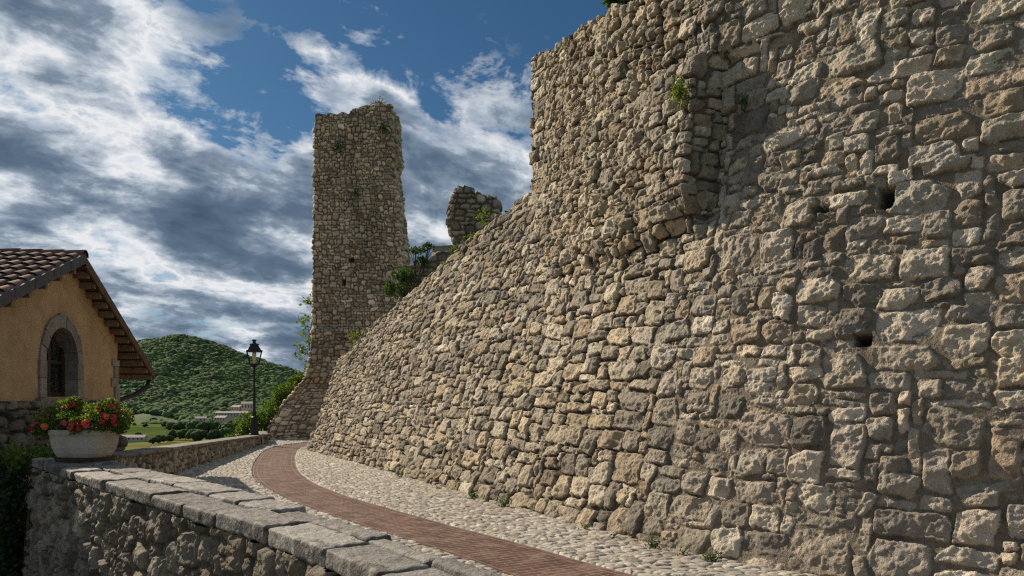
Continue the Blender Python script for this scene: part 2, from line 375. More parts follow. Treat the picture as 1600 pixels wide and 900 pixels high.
def wall_sizes(u, v):
    t = float(sm(15.0, 18.0, u))
    O = [(1,1),(2,1),(3,1),(4,1),(1,2),(2,2),(3,2),(4,2),(2,3),(3,3),(4,3),(3,4),(4,4),(5,4),(5,5),(6,5),(5,2),(5,3),(6,3)]
    far = np.array([.03,.05,.05,.04,.02,.09,.15,.13,.03,.12,.09,.02,.02,.01,0,0,.08,.05,.02])
    up = np.array([.08,.11,.07,.03,.06,.18,.13,.05,.10,.09,.04,.02,.01,0,0,0,.02,.01,0])
    near = np.array([.06,.12,.12,.06,.04,.08,.10,.08,.03,.07,.09,.04,.05,.035,.008,.006,.02,.02,.01]) if v > 1.5 else np.array([.06,.08,.06,.03,.03,.06,.07,.06,.05,.09,.10,.07,.08,.065,.035,.03,.02,.03,.03])
    a = up if (v > 3.6 and 11.5 < u < 17.6) else far
    if v > 3.6 and u < 17.5: t = 0.
    if v < .8 and u < 17: a = np.array([.03,.05,.03,0,.04,.10,.10,.06,.09,.16,.12,.08,.07,.02,0,0,.03,.03,0])
    return O, a*(1-t)+near*t
HOLES = [(19.65, 3.66, .085, .12), (19.55, 2.24, .09, .06), (18.92, 3.66, .12, .05)]
def fortress():
    mas = Masonry(27.0, 9.0, .01, .125, .078, 11, wall_sizes, relief=(.036, .068), gap=(.006, .016), warp=.04, rnd=(.10, .45), crag=.044, facet=(.10, .40), mlevel=-.012, edge=(.10, .30), mort=(.21, .175, .125))
    s1 = np.concatenate([np.arange(0, 10.6, .026), [10.6]])
    s2 = np.concatenate([np.arange(10.6, 16.6, .015), np.arange(16.6, 17.095, .0105), np.linspace(17.095, 17.145, 46), np.arange(17.155, 23.2, .0105), np.arange(23.2, 26.2, .04)])
    mb = MB()
    def sheet(sv, top, nrow, squash):
        t = np.linspace(0, 1, nrow)[:, None]; S = sv[None, :].repeat(nrow, 0)
        tj = top(sv)+.05*perlin(sv*3.1, sv*0+.5, 8)+.03*perlin(sv*9, sv*0+.5, 12)
        Hh = -.15+(tj[None, :]+.15)*t
        P = wall_surf(S, Hh); Nn = normals(P)
        if Nn[nrow//2, len(sv)//2, 1] > 0: Nn = -Nn
        vlook = np.where(S < 10.6, (Hh+.15)*(6.05/(scarp_top(np.minimum(S, 10.6))+.15))**.55, Hh+.15)
        h, c = mas.at(S+.42*sm(STEP, STEP+.04, S)*(1-sm(17.0, 21.5, S))*((Hh > 3.92) & (Hh < 5.9)), np.clip(vlook, 0, 8.95))
        mor = (mas.last == 0); nearf = sm(15.5, 18.2, S)*(1-.7*sm(3.2, 4.2, Hh)*(1-sm(17.0, 17.2, S)))
        h = h+np.where(mor, .030*nearf-.018, 0)
        c = np.where(mor[..., None], c*(.40+.62*nearf)[..., None]*np.array([.97, 1, 1.08], F32), c*1.07)
        for hs, hh, rw, rh in HOLES:
            m = (1-sm(.75, 1.0, np.maximum(np.abs(S-hs)/rw, np.abs(Hh-hh)/rh)))
            h = h*(1-m)-.32*m; c = c*(1-m[..., None]*.55)
        rag = sm(3.6, 4.3, Hh)*sm(11, 12.5, S)*(1-sm(15.8, 16.5, S))
        h = h*(1+.4*rag)
        # stone colour darkens towards the foot of the wall
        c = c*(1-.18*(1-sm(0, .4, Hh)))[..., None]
        low_sun_lift = np.clip(sm(17.3, 17.6, S)*1.0, 0, 1)[..., None]  # colour right of the vertical edge lightened to offset the low sun there
        c = c*(1+low_sun_lift*np.array([.10, .08, .06], F32))
        warm = (1-sm(15, 18, S))[..., None]*np.array([.10, .07, .0], F32)  # sunlight painted in: scarp colour brightened and warmed
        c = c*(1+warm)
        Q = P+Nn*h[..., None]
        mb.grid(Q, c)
        # the top runs back as a rough walk of rubble and earth
        inn = np.stack([-np.sin(np.interp(sv, TS, TA)), np.cos(np.interp(sv, TS, TA)), sv*0], -1)
        w = np.linspace(0, 1.3, 14)
        C = Q[-1][None]+inn[None]*w[:, None, None]
        C[..., 2] += .05*fbm(sv[None]*5+w[:, None]*0, w[:, None]*5+sv[None]*0, 3, 3)*np.minimum(w/.2, 1)[:, None]
        mb.grid(C, np.array((.26, .235, .19)))
        back = C[-1][None].repeat(2, 0).copy(); back[1, :, 2] = GZ-.5
        mb.grid(back, np.array((.28, .25, .2)))
        return Q, C
    Q1, C1 = sheet(s1, scarp_top, 400, True)
    Q2, C2 = sheet(s2, upper_top, 670, False)
    # end faces: left end of the scarp and left end of the upper wall, both of rubble
    def endface(edge, depth, seed):
        m2 = Masonry(depth+.2, edge[-1, 2]-edge[0, 2]+.4, .02, .13, .11, seed, lambda u, v: ([(1,1),(2,1),(2,2),(3,2)], [.2,.35,.3,.15]), relief=(.04, .08), crag=.02)
        w = np.arange(0, depth, .03); inn = np.array([.883, .469, 0])
        P = edge[:, None, :]+inn[None, None]*w[None, :, None]
        Nn = np.array([-.469, .883, 0]); h, c = m2.at(w[None].repeat(len(edge), 0), (edge[:, 2]-edge[0, 2]+.1)[:, None].repeat(len(w), 1))
        fade = np.minimum(w/.08, 1)
        mb.grid(P+Nn*(h*fade[None])[..., None], c)
    endface(Q1[::2, 0], 5.0, 71)
    e2 = Q2[:, 0]; endface(e2[e2[:, 2] > 3.6][::2], 1.3, 72)
    o = mb.build('fortress_wall', M['stone'])
    return tag(o, 'huge weathered limestone rubble fortress wall with leaning base rising along the cobbled lane', 'wall'), C1, C2
fort, CAP1, CAP2 = fortress()
# ground behind the scarp: earth fill that carries the ruins
mb = MB(); rows = []
for w in np.linspace(1.25, 12, 24):
    sv = np.linspace(0, 26, 90); b = wall_surf(sv, np.minimum(scarp_top(np.minimum(sv, 10.6)), 6))
    inn = np.stack([-np.sin(np.interp(sv, TS, TA)), np.cos(np.interp(sv, TS, TA)), sv*0], -1)
    p = b+inn*w; p[:, 2] -= .15+.05*w; p[:, 2] += .12*fbm(p[:, 0]*.8, p[:, 1]*.8, 4, 3); rows.append(p)
rows.append(rows[-1]*np.array([1, 1, 0])+np.array([0, 0, -2.8]))
rows = np.array(rows); end = rows[:, :1].repeat(2, 1).copy(); end[:, 0, 2] = -2.8
mb.grid(np.concatenate([end[:, :1], rows], 1))
tag(mb.build('terrace_ground', M['soil']), kind='structure')
# ------------------------------------------------------------------ cobbled road
PL = np.array([(-6.46, 10.2), (-8.75, 26.7)])     # inner foot of the far parapet
D1 = np.array([.6676, -.7445]); N1 = np.array([.7445, .6676])   # near parapet: direction towards the camera, inward normal
def vor(u, v, seed, jit=.8):
    iu = np.floor(u).astype(np.int64); iv = np.floor(v).astype(np.int64)
    f1 = np.full(u.shape, 9, F32); f2 = f1.copy(); idd = np.zeros(u.shape, np.int64)
    for dx in (-1, 0, 1):
        for dy in (-1, 0, 1):
            cx = iu+dx; cy = iv+dy
            px = cx+.5+jit*(hsh(cx, cy, seed)-.5)+.5*(cy % 2); py = cy+.5+jit*(hsh(cx, cy, seed+7)-.5)
            d = np.hypot(u-px, v-py).astype(F32)
            n = d < f1
            f2 = np.where(n, f1, np.minimum(f2, d)); idd = np.where(n, (cx*7919+cy*104729) & 0xffff, idd); f1 = np.where(n, d, f1)
    return f1, f2, idd
PC = np.array([(3.6, 2.9), (1.95, 5.2), (.5, 7.25), (-.13, 8.28), (-1.2, 9.75), (-2.1, 11.05), (-3.0, 12.4), (-3.7, 13.6), (-4.6, 15.4), (-5.5, 17.8), (-6.45, 21.0), (-7.2, 24), (-7.45, 26.3), (-6.9, 28.2), (-5.2, 29.3), (-2.5, 29.7)])
def smooth_path(P, n):
    pts = [Vector((*P[0]*2-P[1], 0))]+[Vector((*p, 0)) for p in P]+[Vector((*(P[-1]*2-P[-2]), 0))]
    out = []
    for i in range(1, len(pts)-2):
        p0, p1, p2, p3 = pts[i-1:i+3]
        for t in np.linspace(0, 1, n, endpoint=False):
            out.append(.5*((2*p1)+(-p0+p2)*t+(2*p0-5*p1+4*p2-p3)*t*t+(-p0+3*p1-3*p2+p3)*t**3))
    return np.array(out)[:, :2]
PTH = smooth_path(PC, 16)
for _ in range(30): PTH[1:-1] = PTH[1:-1]*.5+(PTH[:-2]+PTH[2:])*.25
PW = .50
def path_dist(x, y):
    d = np.full(x.shape, 99, F32)
    for i in range(len(PTH)-1):
        a = PTH[i]; b = PTH[i+1]-a; t = np.clip(((x-a[0])*b[0]+(y-a[1])*b[1])/(b@b), 0, 1)
        d = np.minimum(d, np.hypot(x-a[0]-t*b[0], y-a[1]-t*b[1]))
    return d
def road_z(x, y): return GZ+.02*fbm(x*.5, y*.5, 90, 3)
def cobbles():
    ys = [2.4]
    while ys[-1] < 32: ys.append(ys[-1]+max(.011, .0016*ys[-1]+(.0 if ys[-1] > 6.5 else .02)))
    ys = np.array(ys, F32); nx = 430
    wi = np.argsort(TY); wx = np.interp(ys, TY[wi], TX[wi]); wx = np.where(ys > 24.1, -6.0+(ys-24.1)*.9, wx)+.35
    wx = np.minimum(wx, 6.5)
    le = np.interp(ys, [2.4, 3.56, 5.2, 9.35, 10.2, 26.7, 32], [.42, -.19, -1.12, -5.25, -6.46, -8.75, -9.4])-.25
    t = np.linspace(0, 1, nx)[None]
    X = le[:, None]+(wx-le)[:, None]*t; Y = ys[:, None].repeat(nx, 1)
    rot = .3; u = (X*math.cos(rot)-Y*math.sin(rot)); v = (X*math.sin(rot)+Y*math.cos(rot))
    u = u+.03*fbm(X*2, Y*2, 5, 2); v = v+.03*fbm(X*2, Y*2, 6, 2)
    f1, f2, idd = vor(u/.134, v/.086, 21)
    e = np.clip((f2-f1)/.42, 0, 1); prof = np.sqrt(1-(1-e)**2)
    rnd = hsh(idd, idd*3+1, 5)
    h = .040*prof*(.75+.5*rnd)+.004*fbm(X*22, Y*22, 8, 3)
    d = path_dist(X, Y)
    d = d+.018*fbm(X*6, Y*6, 44, 2); h = np.where(d < PW+.004, -.035, h)
    # sand washed over the stones near the wall foot
    sand = sm(.1, .5, fbm(X*.9, Y*.9, 41, 4)+.55*(1-sm(0, .9, (wx-.35)[:, None]-X))-.1)
    h = np.where(d < PW+.004, h, np.maximum(h, .022*sand-.004))
    P = np.stack([X, Y, road_z(X, Y)+h], -1)
    pal = np.array([(.35, .325, .28), (.40, .375, .32), (.26, .245, .21), (.34, .305, .245), (.31, .29, .255), (.45, .42, .365)], F32)
    c = pal[(rnd*5.999).astype(int)]*(.8+.4*hsh(idd, idd+3, 9))[..., None]
    mo = np.array((.17, .14, .10), F32); k = sm(.02, .22, e)[..., None]
    c = mo*(1-k)+c*k
    c = c*(1-sand[..., None]*.55)+np.array((.34, .29, .215), F32)*sand[..., None]*.55
    mb = MB(); mb.grid(P, c, mask=(d < PW-.12)[:-1, :-1] == False)
    return tag(mb.build('cobbled_road', M['cobble']), kind='structure')
cobbles()
mb = MB(); tg = np.gradient(PTH, axis=0); tg /= np.linalg.norm(tg, axis=1, keepdims=True); nr = np.stack([-tg[:, 1], tg[:, 0]], 1)
L = np.concatenate([[0], np.cumsum(np.linalg.norm(np.diff(PTH, axis=0), axis=1))]); ws = np.linspace(-PW, PW, 15)
P = np.zeros((len(PTH), 15, 3)); P[..., :2] = PTH[:, None]+nr[:, None]*ws[None, :, None]; P[..., 2] = road_z(P[..., 0], P[..., 1])+.018-.02*(ws[None]/PW)**4*0
mb.grid(P, flip=True); uv = np.stack([L[:, None].repeat(15, 1), ws[None].repeat(len(L), 0)], -1).reshape(-1, 2)
tag(mb.build('brick_path', M['brick'], uv=uv), kind='structure')
# ------------------------------------------------------------------ rough blocks
def rough_block(sx, sy, sz, seed, n=14, bev=.018, amp=.010, freq=7, chip=.6):
    """a hand dressed slab: rounded box with worn, chipped edges, in its own coordinates (centre of the underside at the origin)"""
    mb = MB(); rng = random.Random(seed); o = (rng.uniform(0, 90), rng.uniform(0, 90))
    nx, ny, nz = max(3, int(sx*n/.35)), max(3, int(sy*n/.35)), max(3, int(sz*n/.25))
    def face(a, b, f):
        A, B = np.meshgrid(np.linspace(-1, 1, a), np.linspace(-1, 1, b)); p = f(A, B)*np.array([sx/2, sy/2, sz/2])
        q = p.copy()
        nn = fbm((p[..., 0]+.7*p[..., 2])*freq+o[0], (p[..., 1]-1.1*p[..., 2])*freq+o[1], seed, 5, .6)
        ch = np.clip(fbm(p[..., 0]*4+o[1]+p[..., 2]*2, p[..., 1]*4+o[0]-p[..., 2]*5, seed+3, 3), 0, 1)
        bv = bev*(1+chip*3*ch)[..., None]
        inner = np.clip(p, -np.array([sx, sy, sz])/2+bv, np.array([sx, sy, sz])/2-bv)
        d = p-inner; l = np.linalg.norm(d, axis=-1, keepdims=True)+1e-9
        q = inner+d/l*np.minimum(bv, l)
        nrm = d/l
        q = q+nrm*(amp*nn)[..., None]
        q[..., 2] += sz/2
        return q
    one = lambda A: np.ones_like(A)
    mb.grid(face(nx, ny, lambda A, B: np.stack([A, B, one(A)], -1)))
    mb.grid(face(nx, ny, lambda A, B: np.stack([A, B, -one(A)], -1)), flip=True)
    mb.grid(face(nx, nz, lambda A, B: np.stack([A, -one(A), B], -1)))
    mb.grid(face(nx, nz, lambda A, B: np.stack([A, one(A), B], -1)), flip=True)
    mb.grid(face(ny, nz, lambda A, B: np.stack([one(A), A, B], -1)))
    mb.grid(face(ny, nz, lambda A, B: np.stack([-one(A), A, B], -1)), flip=True)
    return mb
def merge(o, d=1e-4):
    bm = bmesh.new(); bm.from_mesh(o.data); bmesh.ops.remove_doubles(bm, verts=bm.verts, dist=d)
    bmesh.ops.recalc_face_normals(bm, faces=bm.faces); bm.to_mesh(o.data); bm.free(); return o
def place(o, loc, rz): o.location = loc; o.rotation_euler = (0, 0, rz); return o
# ------------------------------------------------------------------ near parapet
NP0 = np.array([-6.2, 9.88])                        # outer far corner of the coping
NL = 11.0; NTOP = -.80
NU = np.linspace(-1.5, 12, 1351); NA = math.atan2(-.7445, .6676)-R(6)*sm(6.8, 8.2, NU)
NX = np.cumsum(np.cos(NA))*.01; NY = np.cumsum(np.sin(NA))*.01; NX += NP0[0]-np.interp(0, NU, NX); NY += NP0[1]-np.interp(0, NU, NY)
def npos(u, off=0.):
    a = np.interp(u, NU, NA); return np.stack([np.interp(u, NU, NX)-np.sin(a)*off, np.interp(u, NU, NY)+np.cos(a)*off], -1)
def nnrm(u): a = np.interp(u, NU, NA); return np.stack([-np.sin(a), np.cos(a)], -1)
npar = empty('parapet_wall', (0, 0, 0)); tag(npar, 'low rubble parapet topped with large dark coping slabs in the foreground', 'parapet')
def rub_sizes(u, v): return [(1,1),(2,1),(1,2),(2,2),(3,2),(2,3),(3,3)], [.16,.16,.14,.24,.13,.1,.07]
SHADEPAL = PAL*np.array([.72, .70, .66], F32)  # stone tones darkened so the near parapet looks shaded
def near_parapet():
    mas = Masonry(NL+.3, 2.4, .009, .115, .088, 23, rub_sizes, relief=(.045, .08), gap=(.005, .018), warp=.06, rnd=(.15, .55), crag=.045, edge=(.15, .42), facet=(.15, .55), mort=(.21, .18, .135), pal=SHADEPAL, mlevel=-.018)
    u = np.concatenate([np.arange(0, 8.6, .0115), np.arange(8.6, NL, .05)]); zz = np.linspace(-2.9, NTOP-.10, 190)
    A = NP0+N1*.05+D1*.04
    P = np.zeros((len(zz), len(u), 3)); P[..., :2] = npos(u+.04, .05)[None]; P[..., 2] = zz[:, None]; NN = nnrm(u+.04)[None]
    P[..., :2] -= NN*(.09*(NTOP-zz)/2)[:, None, None]*1.2
    h, c = mas.at(u[None].repeat(len(zz), 0), (zz+2.95)[:, None].repeat(len(u), 1))
    P[..., :2] -= NN*h[..., None]
    mb = MB(); mb.grid(P, c)
    # inner face above the road and the end at the corner
    m2 = Masonry(NL+.3, 1.4, .02, .12, .1, 24, rub_sizes, relief=(.03, .06), mort=(.26, .21, .15))
    u2 = np.arange(0, NL, .04); z2 = np.linspace(-2.0, NTOP-.10, 40)
    P = np.zeros((len(z2), len(u2), 3)); P[..., :2] = npos(u2+.04, .59-.21*sm(5, 8.2, u2))[None] if False else (npos(u2+.04, .0)-0+nnrm(u2+.04)*(.59-.21*sm(5, 8.2, u2))[:, None])[None]; P[..., 2] = z2[:, None]
    h, c = m2.at(u2[None].repeat(len(z2), 0), (z2+2.1)[:, None].repeat(len(u2), 1)); P[..., :2] += nnrm(u2)[None]*h[..., None]
    mb.grid(P, c, flip=True)
    w = np.arange(-.06, .66, .02); P = np.zeros((len(zz), len(w), 3)); P[..., :2] = A+N1*w[None, :, None]; P[..., 2] = zz[:, None]
    h, c = mas.at(w[None].repeat(len(zz), 0)+3, (zz+2.95)[:, None].repeat(len(w), 1)); P[..., :2] -= D1*(h-.04)[..., None]
    mb.grid(P, c, flip=True)
    mb.box((0, 0, 0), (.01, .01, .01))
    mb.v.pop(); mb.q.pop(); mb.c.pop(); mb.n -= 8
    return mb.build('rubble_core', M['stone'], npar)
near_parapet()
rng = random.Random(5)
def coping_row(off0, depth0, lens, seed, z, amp=.015, h=.105):
    u = 0; k = 0
    while u < NL:
        l = lens[k] if k < len(lens) else rng.uniform(.55, .9)
        tp = float(sm(5.0, 8.2, u)); depth = depth0*(1-(.62 if off0 else .10)*tp); off = off0*(1-.10*tp)
        ju = rng.uniform(-.018, .018); hh = h+rng.uniform(-.012, .016)
        o = merge(rough_block(l-.026, depth-.012+rng.uniform(-.02, .02), hh, seed+k, n=20, bev=.016, amp=amp, freq=9).build('coping_stone', M['coping'], npar))
        tone = rng.uniform(.65, 1.3); cc = np.array((.255*tone, .243*tone, .222*tone, 1), F32)
        o.data.color_attributes['col'].data.foreach_set('color', np.tile(cc, len(o.data.vertices)))
        c = npos(u+l/2, off+depth/2+ju*.6); ca = float(np.interp(u+l/2, NU, NA))
        place(o, (c[0], c[1], z-h+rng.uniform(-.012, .012)), ca+rng.uniform(-.02, .02))
        o.rotation_euler.x = rng.uniform(-.02, .02); o.rotation_euler.y = rng.uniform(-.012, .012)
        u += l; k += 1
coping_row(0, .335, [.85, .82, .55, .78, .42, .72, .75, .70, .62, .8, .8], 100, NTOP)
coping_row(.335, .33, [.6, .95, .75, .5, .9, .65, .85, .6], 200, NTOP)
# ------------------------------------------------------------------ far parapet with its coping
fpar = empty('parapet_wall', (0, 0, 0)); tag(fpar, 'low rubble parapet with thin coping running from the flower planter to the lamp post', 'parapet')
fd = (PL[1]-PL[0]); FL = float(np.linalg.norm(fd)); fd /= FL; fn = np.array([fd[1], -fd[0]])   # fn points to the road
def ftop(u): return np.interp(u, [0, 2.9, FL], [-.93, -1.0, -1.33])
def far_parapet():
    mas = Masonry(FL+.6, 1.5, .012, .10, .10, 33, lambda u, v: ([(1,1),(2,1),(1,2),(2,2),(1,3),(2,3)], [.16,.2,.2,.2,.14,.1]), relief=(.04, .085), gap=(.01, .025), warp=.05, rnd=(.6, 1), crag=.015, mort=(.17, .13, .085), mlevel=-.012)
    mb = MB(); u = np.arange(-.3, FL, .022); t = np.linspace(0, 1, 60)[:, None]; up = ftop(u)
    Z = -2.0+(up-.065+2.0)[None]*t
    for side, off, flip in ((1, 0, False), (-1, -.42, True)):
        P = np.zeros((60, len(u), 3)); P[..., :2] = PL[0]+fn*off+fd*u[None, :, None]; P[..., 2] = Z
        h, c = mas.at(u[None].repeat(60, 0)+.3, Z+2.1); P[..., :2] += side*fn*h[..., None]
        mb.grid(P, c*.92, flip=not flip)
    # thicker end pier under the lamp
    w = np.linspace(-.5, .07, 26); zz = np.linspace(-2.0, float(ftop(FL))-.03, 50)
    for k, (dirv, base, ln) in enumerate(((fn, PL[1]-fd*.25-fn*.5, .57), (-fd, PL[1]+fd*.22+fn*.07, .47), (-fn, PL[1]+fd*.22-fn*.5, .0))):
        if ln <= 0: continue
        q = np.arange(0, ln+.01, .022); P = np.zeros((len(zz), len(q), 3)); P[..., :2] = base+dirv*q[None, :, None]; P[..., 2] = zz[:, None]
        h, c = mas.at(q[None].repeat(len(zz), 0)+k*2+1, (zz+2.1)[:, None].repeat(len(q), 1))
        nrm = -fd if k == 0 else fn
        P[..., :2] += nrm*(h*.6)[..., None]; mb.grid(P, c*.92)
    mb.build('rubble_core', M['stone_far'], fpar)
far_parapet()
u = -.35; k = 0
while u < FL:
    l = min(rng.uniform(.7, 1.15), FL+.25-u)
    o = merge(rough_block(l-.012, .56, .075, 300+k, n=9, bev=.014, amp=.008).build('coping_stone', M['coping'], fpar), 2e-4)
    tone = rng.uniform(.85, 1.15); o.data.color_attributes['col'].data.foreach_set('color', np.tile(np.array((.25*tone, .23*tone, .19*tone, 1), F32), len(o.data.vertices)))
    c = PL[0]-fn*.205+fd*(u+l/2)
    place(o, (c[0], c[1], float(ftop(u+l/2))-.075), math.atan2(fd[1], fd[0])); sl = (float(ftop(u+l))-float(ftop(u)))/l; o.rotation_euler.y = -math.atan(sl)
    u += l; k += 1
# short low ledge from the pier to the tower
lw = empty('stone_ledge', (0, 0, 0)); tag(lw, 'short low stone ledge linking the lamp pier to the ruined tower foot', 'ledge')
a = Vector((PL[1][0]+.05, PL[1][1]+.25, 0)); b = Vector((-9.55, 29.4, 0))
for k in range(3):
    p = a.lerp(b, (k+.5)/3); o = merge(rough_block((b-a).length/3-.01, .34, .09, 400+k, n=8).build('coping_stone', M['coping'], lw), 2e-4)
    o.data.color_attributes['col'].data.foreach_set('color', np.tile(np.array((.24, .22, .18, 1), F32), len(o.data.vertices)))
    place(o, (p.x, p.y, -1.40), math.atan2(b.y-a.y, b.x-a.x))
for k in range(3):
    p = a.lerp(b, (k+.5)/3); o = merge(rough_block(.3, .28, .75, 410+k, n=8).build('stone_pier', M['coping'], lw), 2e-4)
    o.data.color_attributes['col'].data.foreach_set('color', np.tile(np.array((.22, .19, .15, 1), F32), len(o.data.vertices)))
    place(o, (p.x, p.y, -2.15), math.atan2(b.y-a.y, b.x-a.x))
# ------------------------------------------------------------------ ruined tower and ruin stubs
def ruin(name, label, cat, xl, xr, y0, depth, zb, top, seed, cw, ch, dz, du, rag, sizes, pal=PAL, leanback=0., bulge=None, tone=1., relief=(.05, .1), crag=.025, mat='stone_far', gap=(.01, .03), mort=(.26, .215, .15), holes=()):
    """a standing piece of rubble masonry: front, two returns and a back, ragged on its broken edges"""
    zmax = max(top(t) for t in np.linspace(0, 1, 9))
    mas = Masonry((xr(zb)-xl(zb))*1.6+2*depth+1, zmax-zb+.5, .015, cw, ch, seed, sizes, relief=relief, gap=gap, warp=.05, rnd=(.5, 1), crag=crag, mort=mort, pal=pal, tone=tone, mlevel=-.005, missing=.02)
    nz = int((zmax-zb)/dz); t = np.linspace(0, 1, nz)
    wref = xr(zb+1.5)-xl(zb+1.5); nf = int(wref*1.25/du); nd = int(depth/du)
    fu = np.concatenate([np.full(nd, 0.), np.linspace(0, 1, nf), np.full(nd, 1.), np.linspace(1, 0, nf//3)])
    fv = np.concatenate([np.linspace(1, 0, nd), np.full(nf, 0.), np.linspace(0, 1, nd), np.full(nf//3, 1.)])
    # round the plan corners a little
    ul = np.concatenate([[0], np.cumsum(np.hypot(np.diff(fu)*wref, np.diff(fv)*depth))])
    ztop = np.array([top(a) for a in fu])-.25*fv*0
    Z = zb+(ztop[None]-zb)*t[:, None]
    zl = Z
    XL = xl(zl); XR = xr(zl)
    X = XL+(XR-XL)*fu[None]; Y = y0+depth*fv[None]+leanback*(Z-zb)
    X = X+rag*fbm(Z*1.1+3, fv[None]*2+Z*0, seed+2, 4, .6)*np.where(fu > .5, 1, .35)[None]*sm(0, .5, np.abs(fu-.5)*2)[None]
    if bulge is not None: Y = Y+bulge(X, Z)
    P = np.stack([X, Y, Z], -1)
    Nn = normals(P)
    mid = np.array([(X.mean()), y0+depth/2, 0]); 
    sgn = np.sign(((P-mid)*Nn)[nz//2, len(fu)//3].sum()); Nn = Nn*(sgn if sgn else 1)
    k = np.ones(5)/5
    h, c = mas.at(np.clip(ul[None].repeat(nz, 0), 0, None), Z-zb)
    for hx, hz_, rw_, rh_ in holes:
        m = (1-sm(.7, 1, np.maximum(np.abs(X-hx)/rw_, np.abs(Z-hz_)/rh_)))*(fv[None] < .1); h = h*(1-m)-.5*m
    Q = P+Nn*h[..., None]
    mb = MB(); mb.grid(Q, c, flip=sgn < 0)
    # broken top
    cen = np.array([Q[-1, :, 0].mean(), Q[-1, :, 1].mean()]); rings = [Q[-1]]
    for r in (.8, .55, .3, .05):
        p = Q[-1].copy(); p[:, :2] = cen+(p[:, :2]-cen)*r; p[:, 2] += .10*fbm(p[:, 0]*4, p[:, 1]*4, seed+8, 3)+.05*(1-r)-p[:, 2]*0; rings.append(p)
    mb.grid(np.array(rings), np.array((.22, .2, .15)))
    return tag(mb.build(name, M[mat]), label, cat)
def tsz(u, v):
    if 1.95 < u < 2.75: return [(2,1),(2,2),(3,2),(3,1)], [.2,.4,.3,.1]
    return [(1,1),(2,1),(1,2),(2,2),(3,1),(3,2)], [.26,.32,.05,.2,.09,.08]
TWY = 30.3
def txl(z):
    return np.interp(z, [-2.8, -1.85, -1.05, -.45, .35, .85, 1.1, 2.0, 5, 11.5], [-10.2, -9.75, -9.45, -9.1, -8.45, -8.05, -7.98, -7.85, -7.83, -7.76])
def txr(z):
    return np.interp(z, [-2.8, 2, 4, 5.5, 7, 8.5, 9.3, 9.6, 10.2, 11.6], [-4.05, -4.15, -4.3, -4.38, -4.5, -4.66, -4.86, -4.68, -4.74, -4.78])
def ttop(f): return float(np.interp(f, [0, .1, .3, .45, .55, .75, .85, 1], [11.12, 11.14, 11.14, 11.2, 11.38, 11.52, 11.62, 11.5]))+.05*math.sin(f*40)
def tbulge(X, Z): return -.22*sm(-6.5, -6.72, X)*(1-sm(2.55, 2.75, Z))*sm(.4, 1.0, Z)*(Z < 99)+.35*sm(-6.6, -5.5, X)*sm(1, 4, Z)*0-.25*(1-sm(-1.5, 1.0, Z))+.10*fbm(X*.8, Z*.5, 61, 3)
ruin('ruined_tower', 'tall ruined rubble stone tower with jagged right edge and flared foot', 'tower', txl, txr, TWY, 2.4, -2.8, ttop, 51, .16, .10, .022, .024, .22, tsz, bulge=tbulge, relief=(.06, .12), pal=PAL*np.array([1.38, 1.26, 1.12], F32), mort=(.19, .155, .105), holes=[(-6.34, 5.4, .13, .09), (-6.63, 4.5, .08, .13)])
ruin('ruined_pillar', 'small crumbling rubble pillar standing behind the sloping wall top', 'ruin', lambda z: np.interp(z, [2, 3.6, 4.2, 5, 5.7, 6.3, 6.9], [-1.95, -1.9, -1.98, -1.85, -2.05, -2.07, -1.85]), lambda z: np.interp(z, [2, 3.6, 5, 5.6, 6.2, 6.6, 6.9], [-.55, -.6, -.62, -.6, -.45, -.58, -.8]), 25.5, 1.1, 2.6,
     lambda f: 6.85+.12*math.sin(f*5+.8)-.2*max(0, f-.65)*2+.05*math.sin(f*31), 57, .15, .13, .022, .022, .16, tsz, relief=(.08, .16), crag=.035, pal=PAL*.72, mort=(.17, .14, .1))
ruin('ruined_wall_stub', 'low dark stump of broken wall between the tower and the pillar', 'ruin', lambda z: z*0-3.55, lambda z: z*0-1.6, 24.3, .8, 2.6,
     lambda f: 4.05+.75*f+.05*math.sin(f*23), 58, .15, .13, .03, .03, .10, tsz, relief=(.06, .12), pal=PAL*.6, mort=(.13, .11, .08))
# ------------------------------------------------------------------ foliage
def leaves(mb, C, D, size, rng, cols, up=.35, asp=.55, fold=.25, var=.25):
    """one folded diamond leaf at every centre in C; D: outward directions"""
    n = len(C); d = rng.normal(0, 1, (n, 3))+D*1.0+np.array([0, 0, up]); d /= np.linalg.norm(d, axis=1, keepdims=True)
    r = rng.normal(0, 1, (n, 3)); r -= d*(r*d).sum(1, keepdims=True); r /= np.linalg.norm(r, axis=1, keepdims=True)
    w = np.cross(d, r); s = (size*rng.uniform(.6, 1.3, n))[:, None]
    v = np.stack([C, C+d*s*.5+w*s*asp*.5+r*s*fold*.3, C+d*s-r*s*.1, C+d*s*.5-w*s*asp*.5+r*s*fold*.3], 1).reshape(-1, 3)
    i = np.arange(n)[:, None]*4; t = np.concatenate([i+np.array([0, 1, 2]), i+np.array([0, 2, 3])])
    cc = np.asarray(cols, F32)[rng.integers(0, len(cols), n)]*rng.uniform(1-var, 1+var, (n, 1))
    mb.add(v, tris=t, col=cc.repeat(4, 0)); return mb
GREEN = [(.055, .10, .022), (.075, .13, .03), (.04, .08, .02), (.10, .15, .03)]
DGREEN = [(.022, .05, .018), (.03, .065, .02), (.018, .04, .015)]
YGREEN = [(.13, .19, .035), (.17, .21, .04), (.09, .14, .03), (.20, .20, .05)]
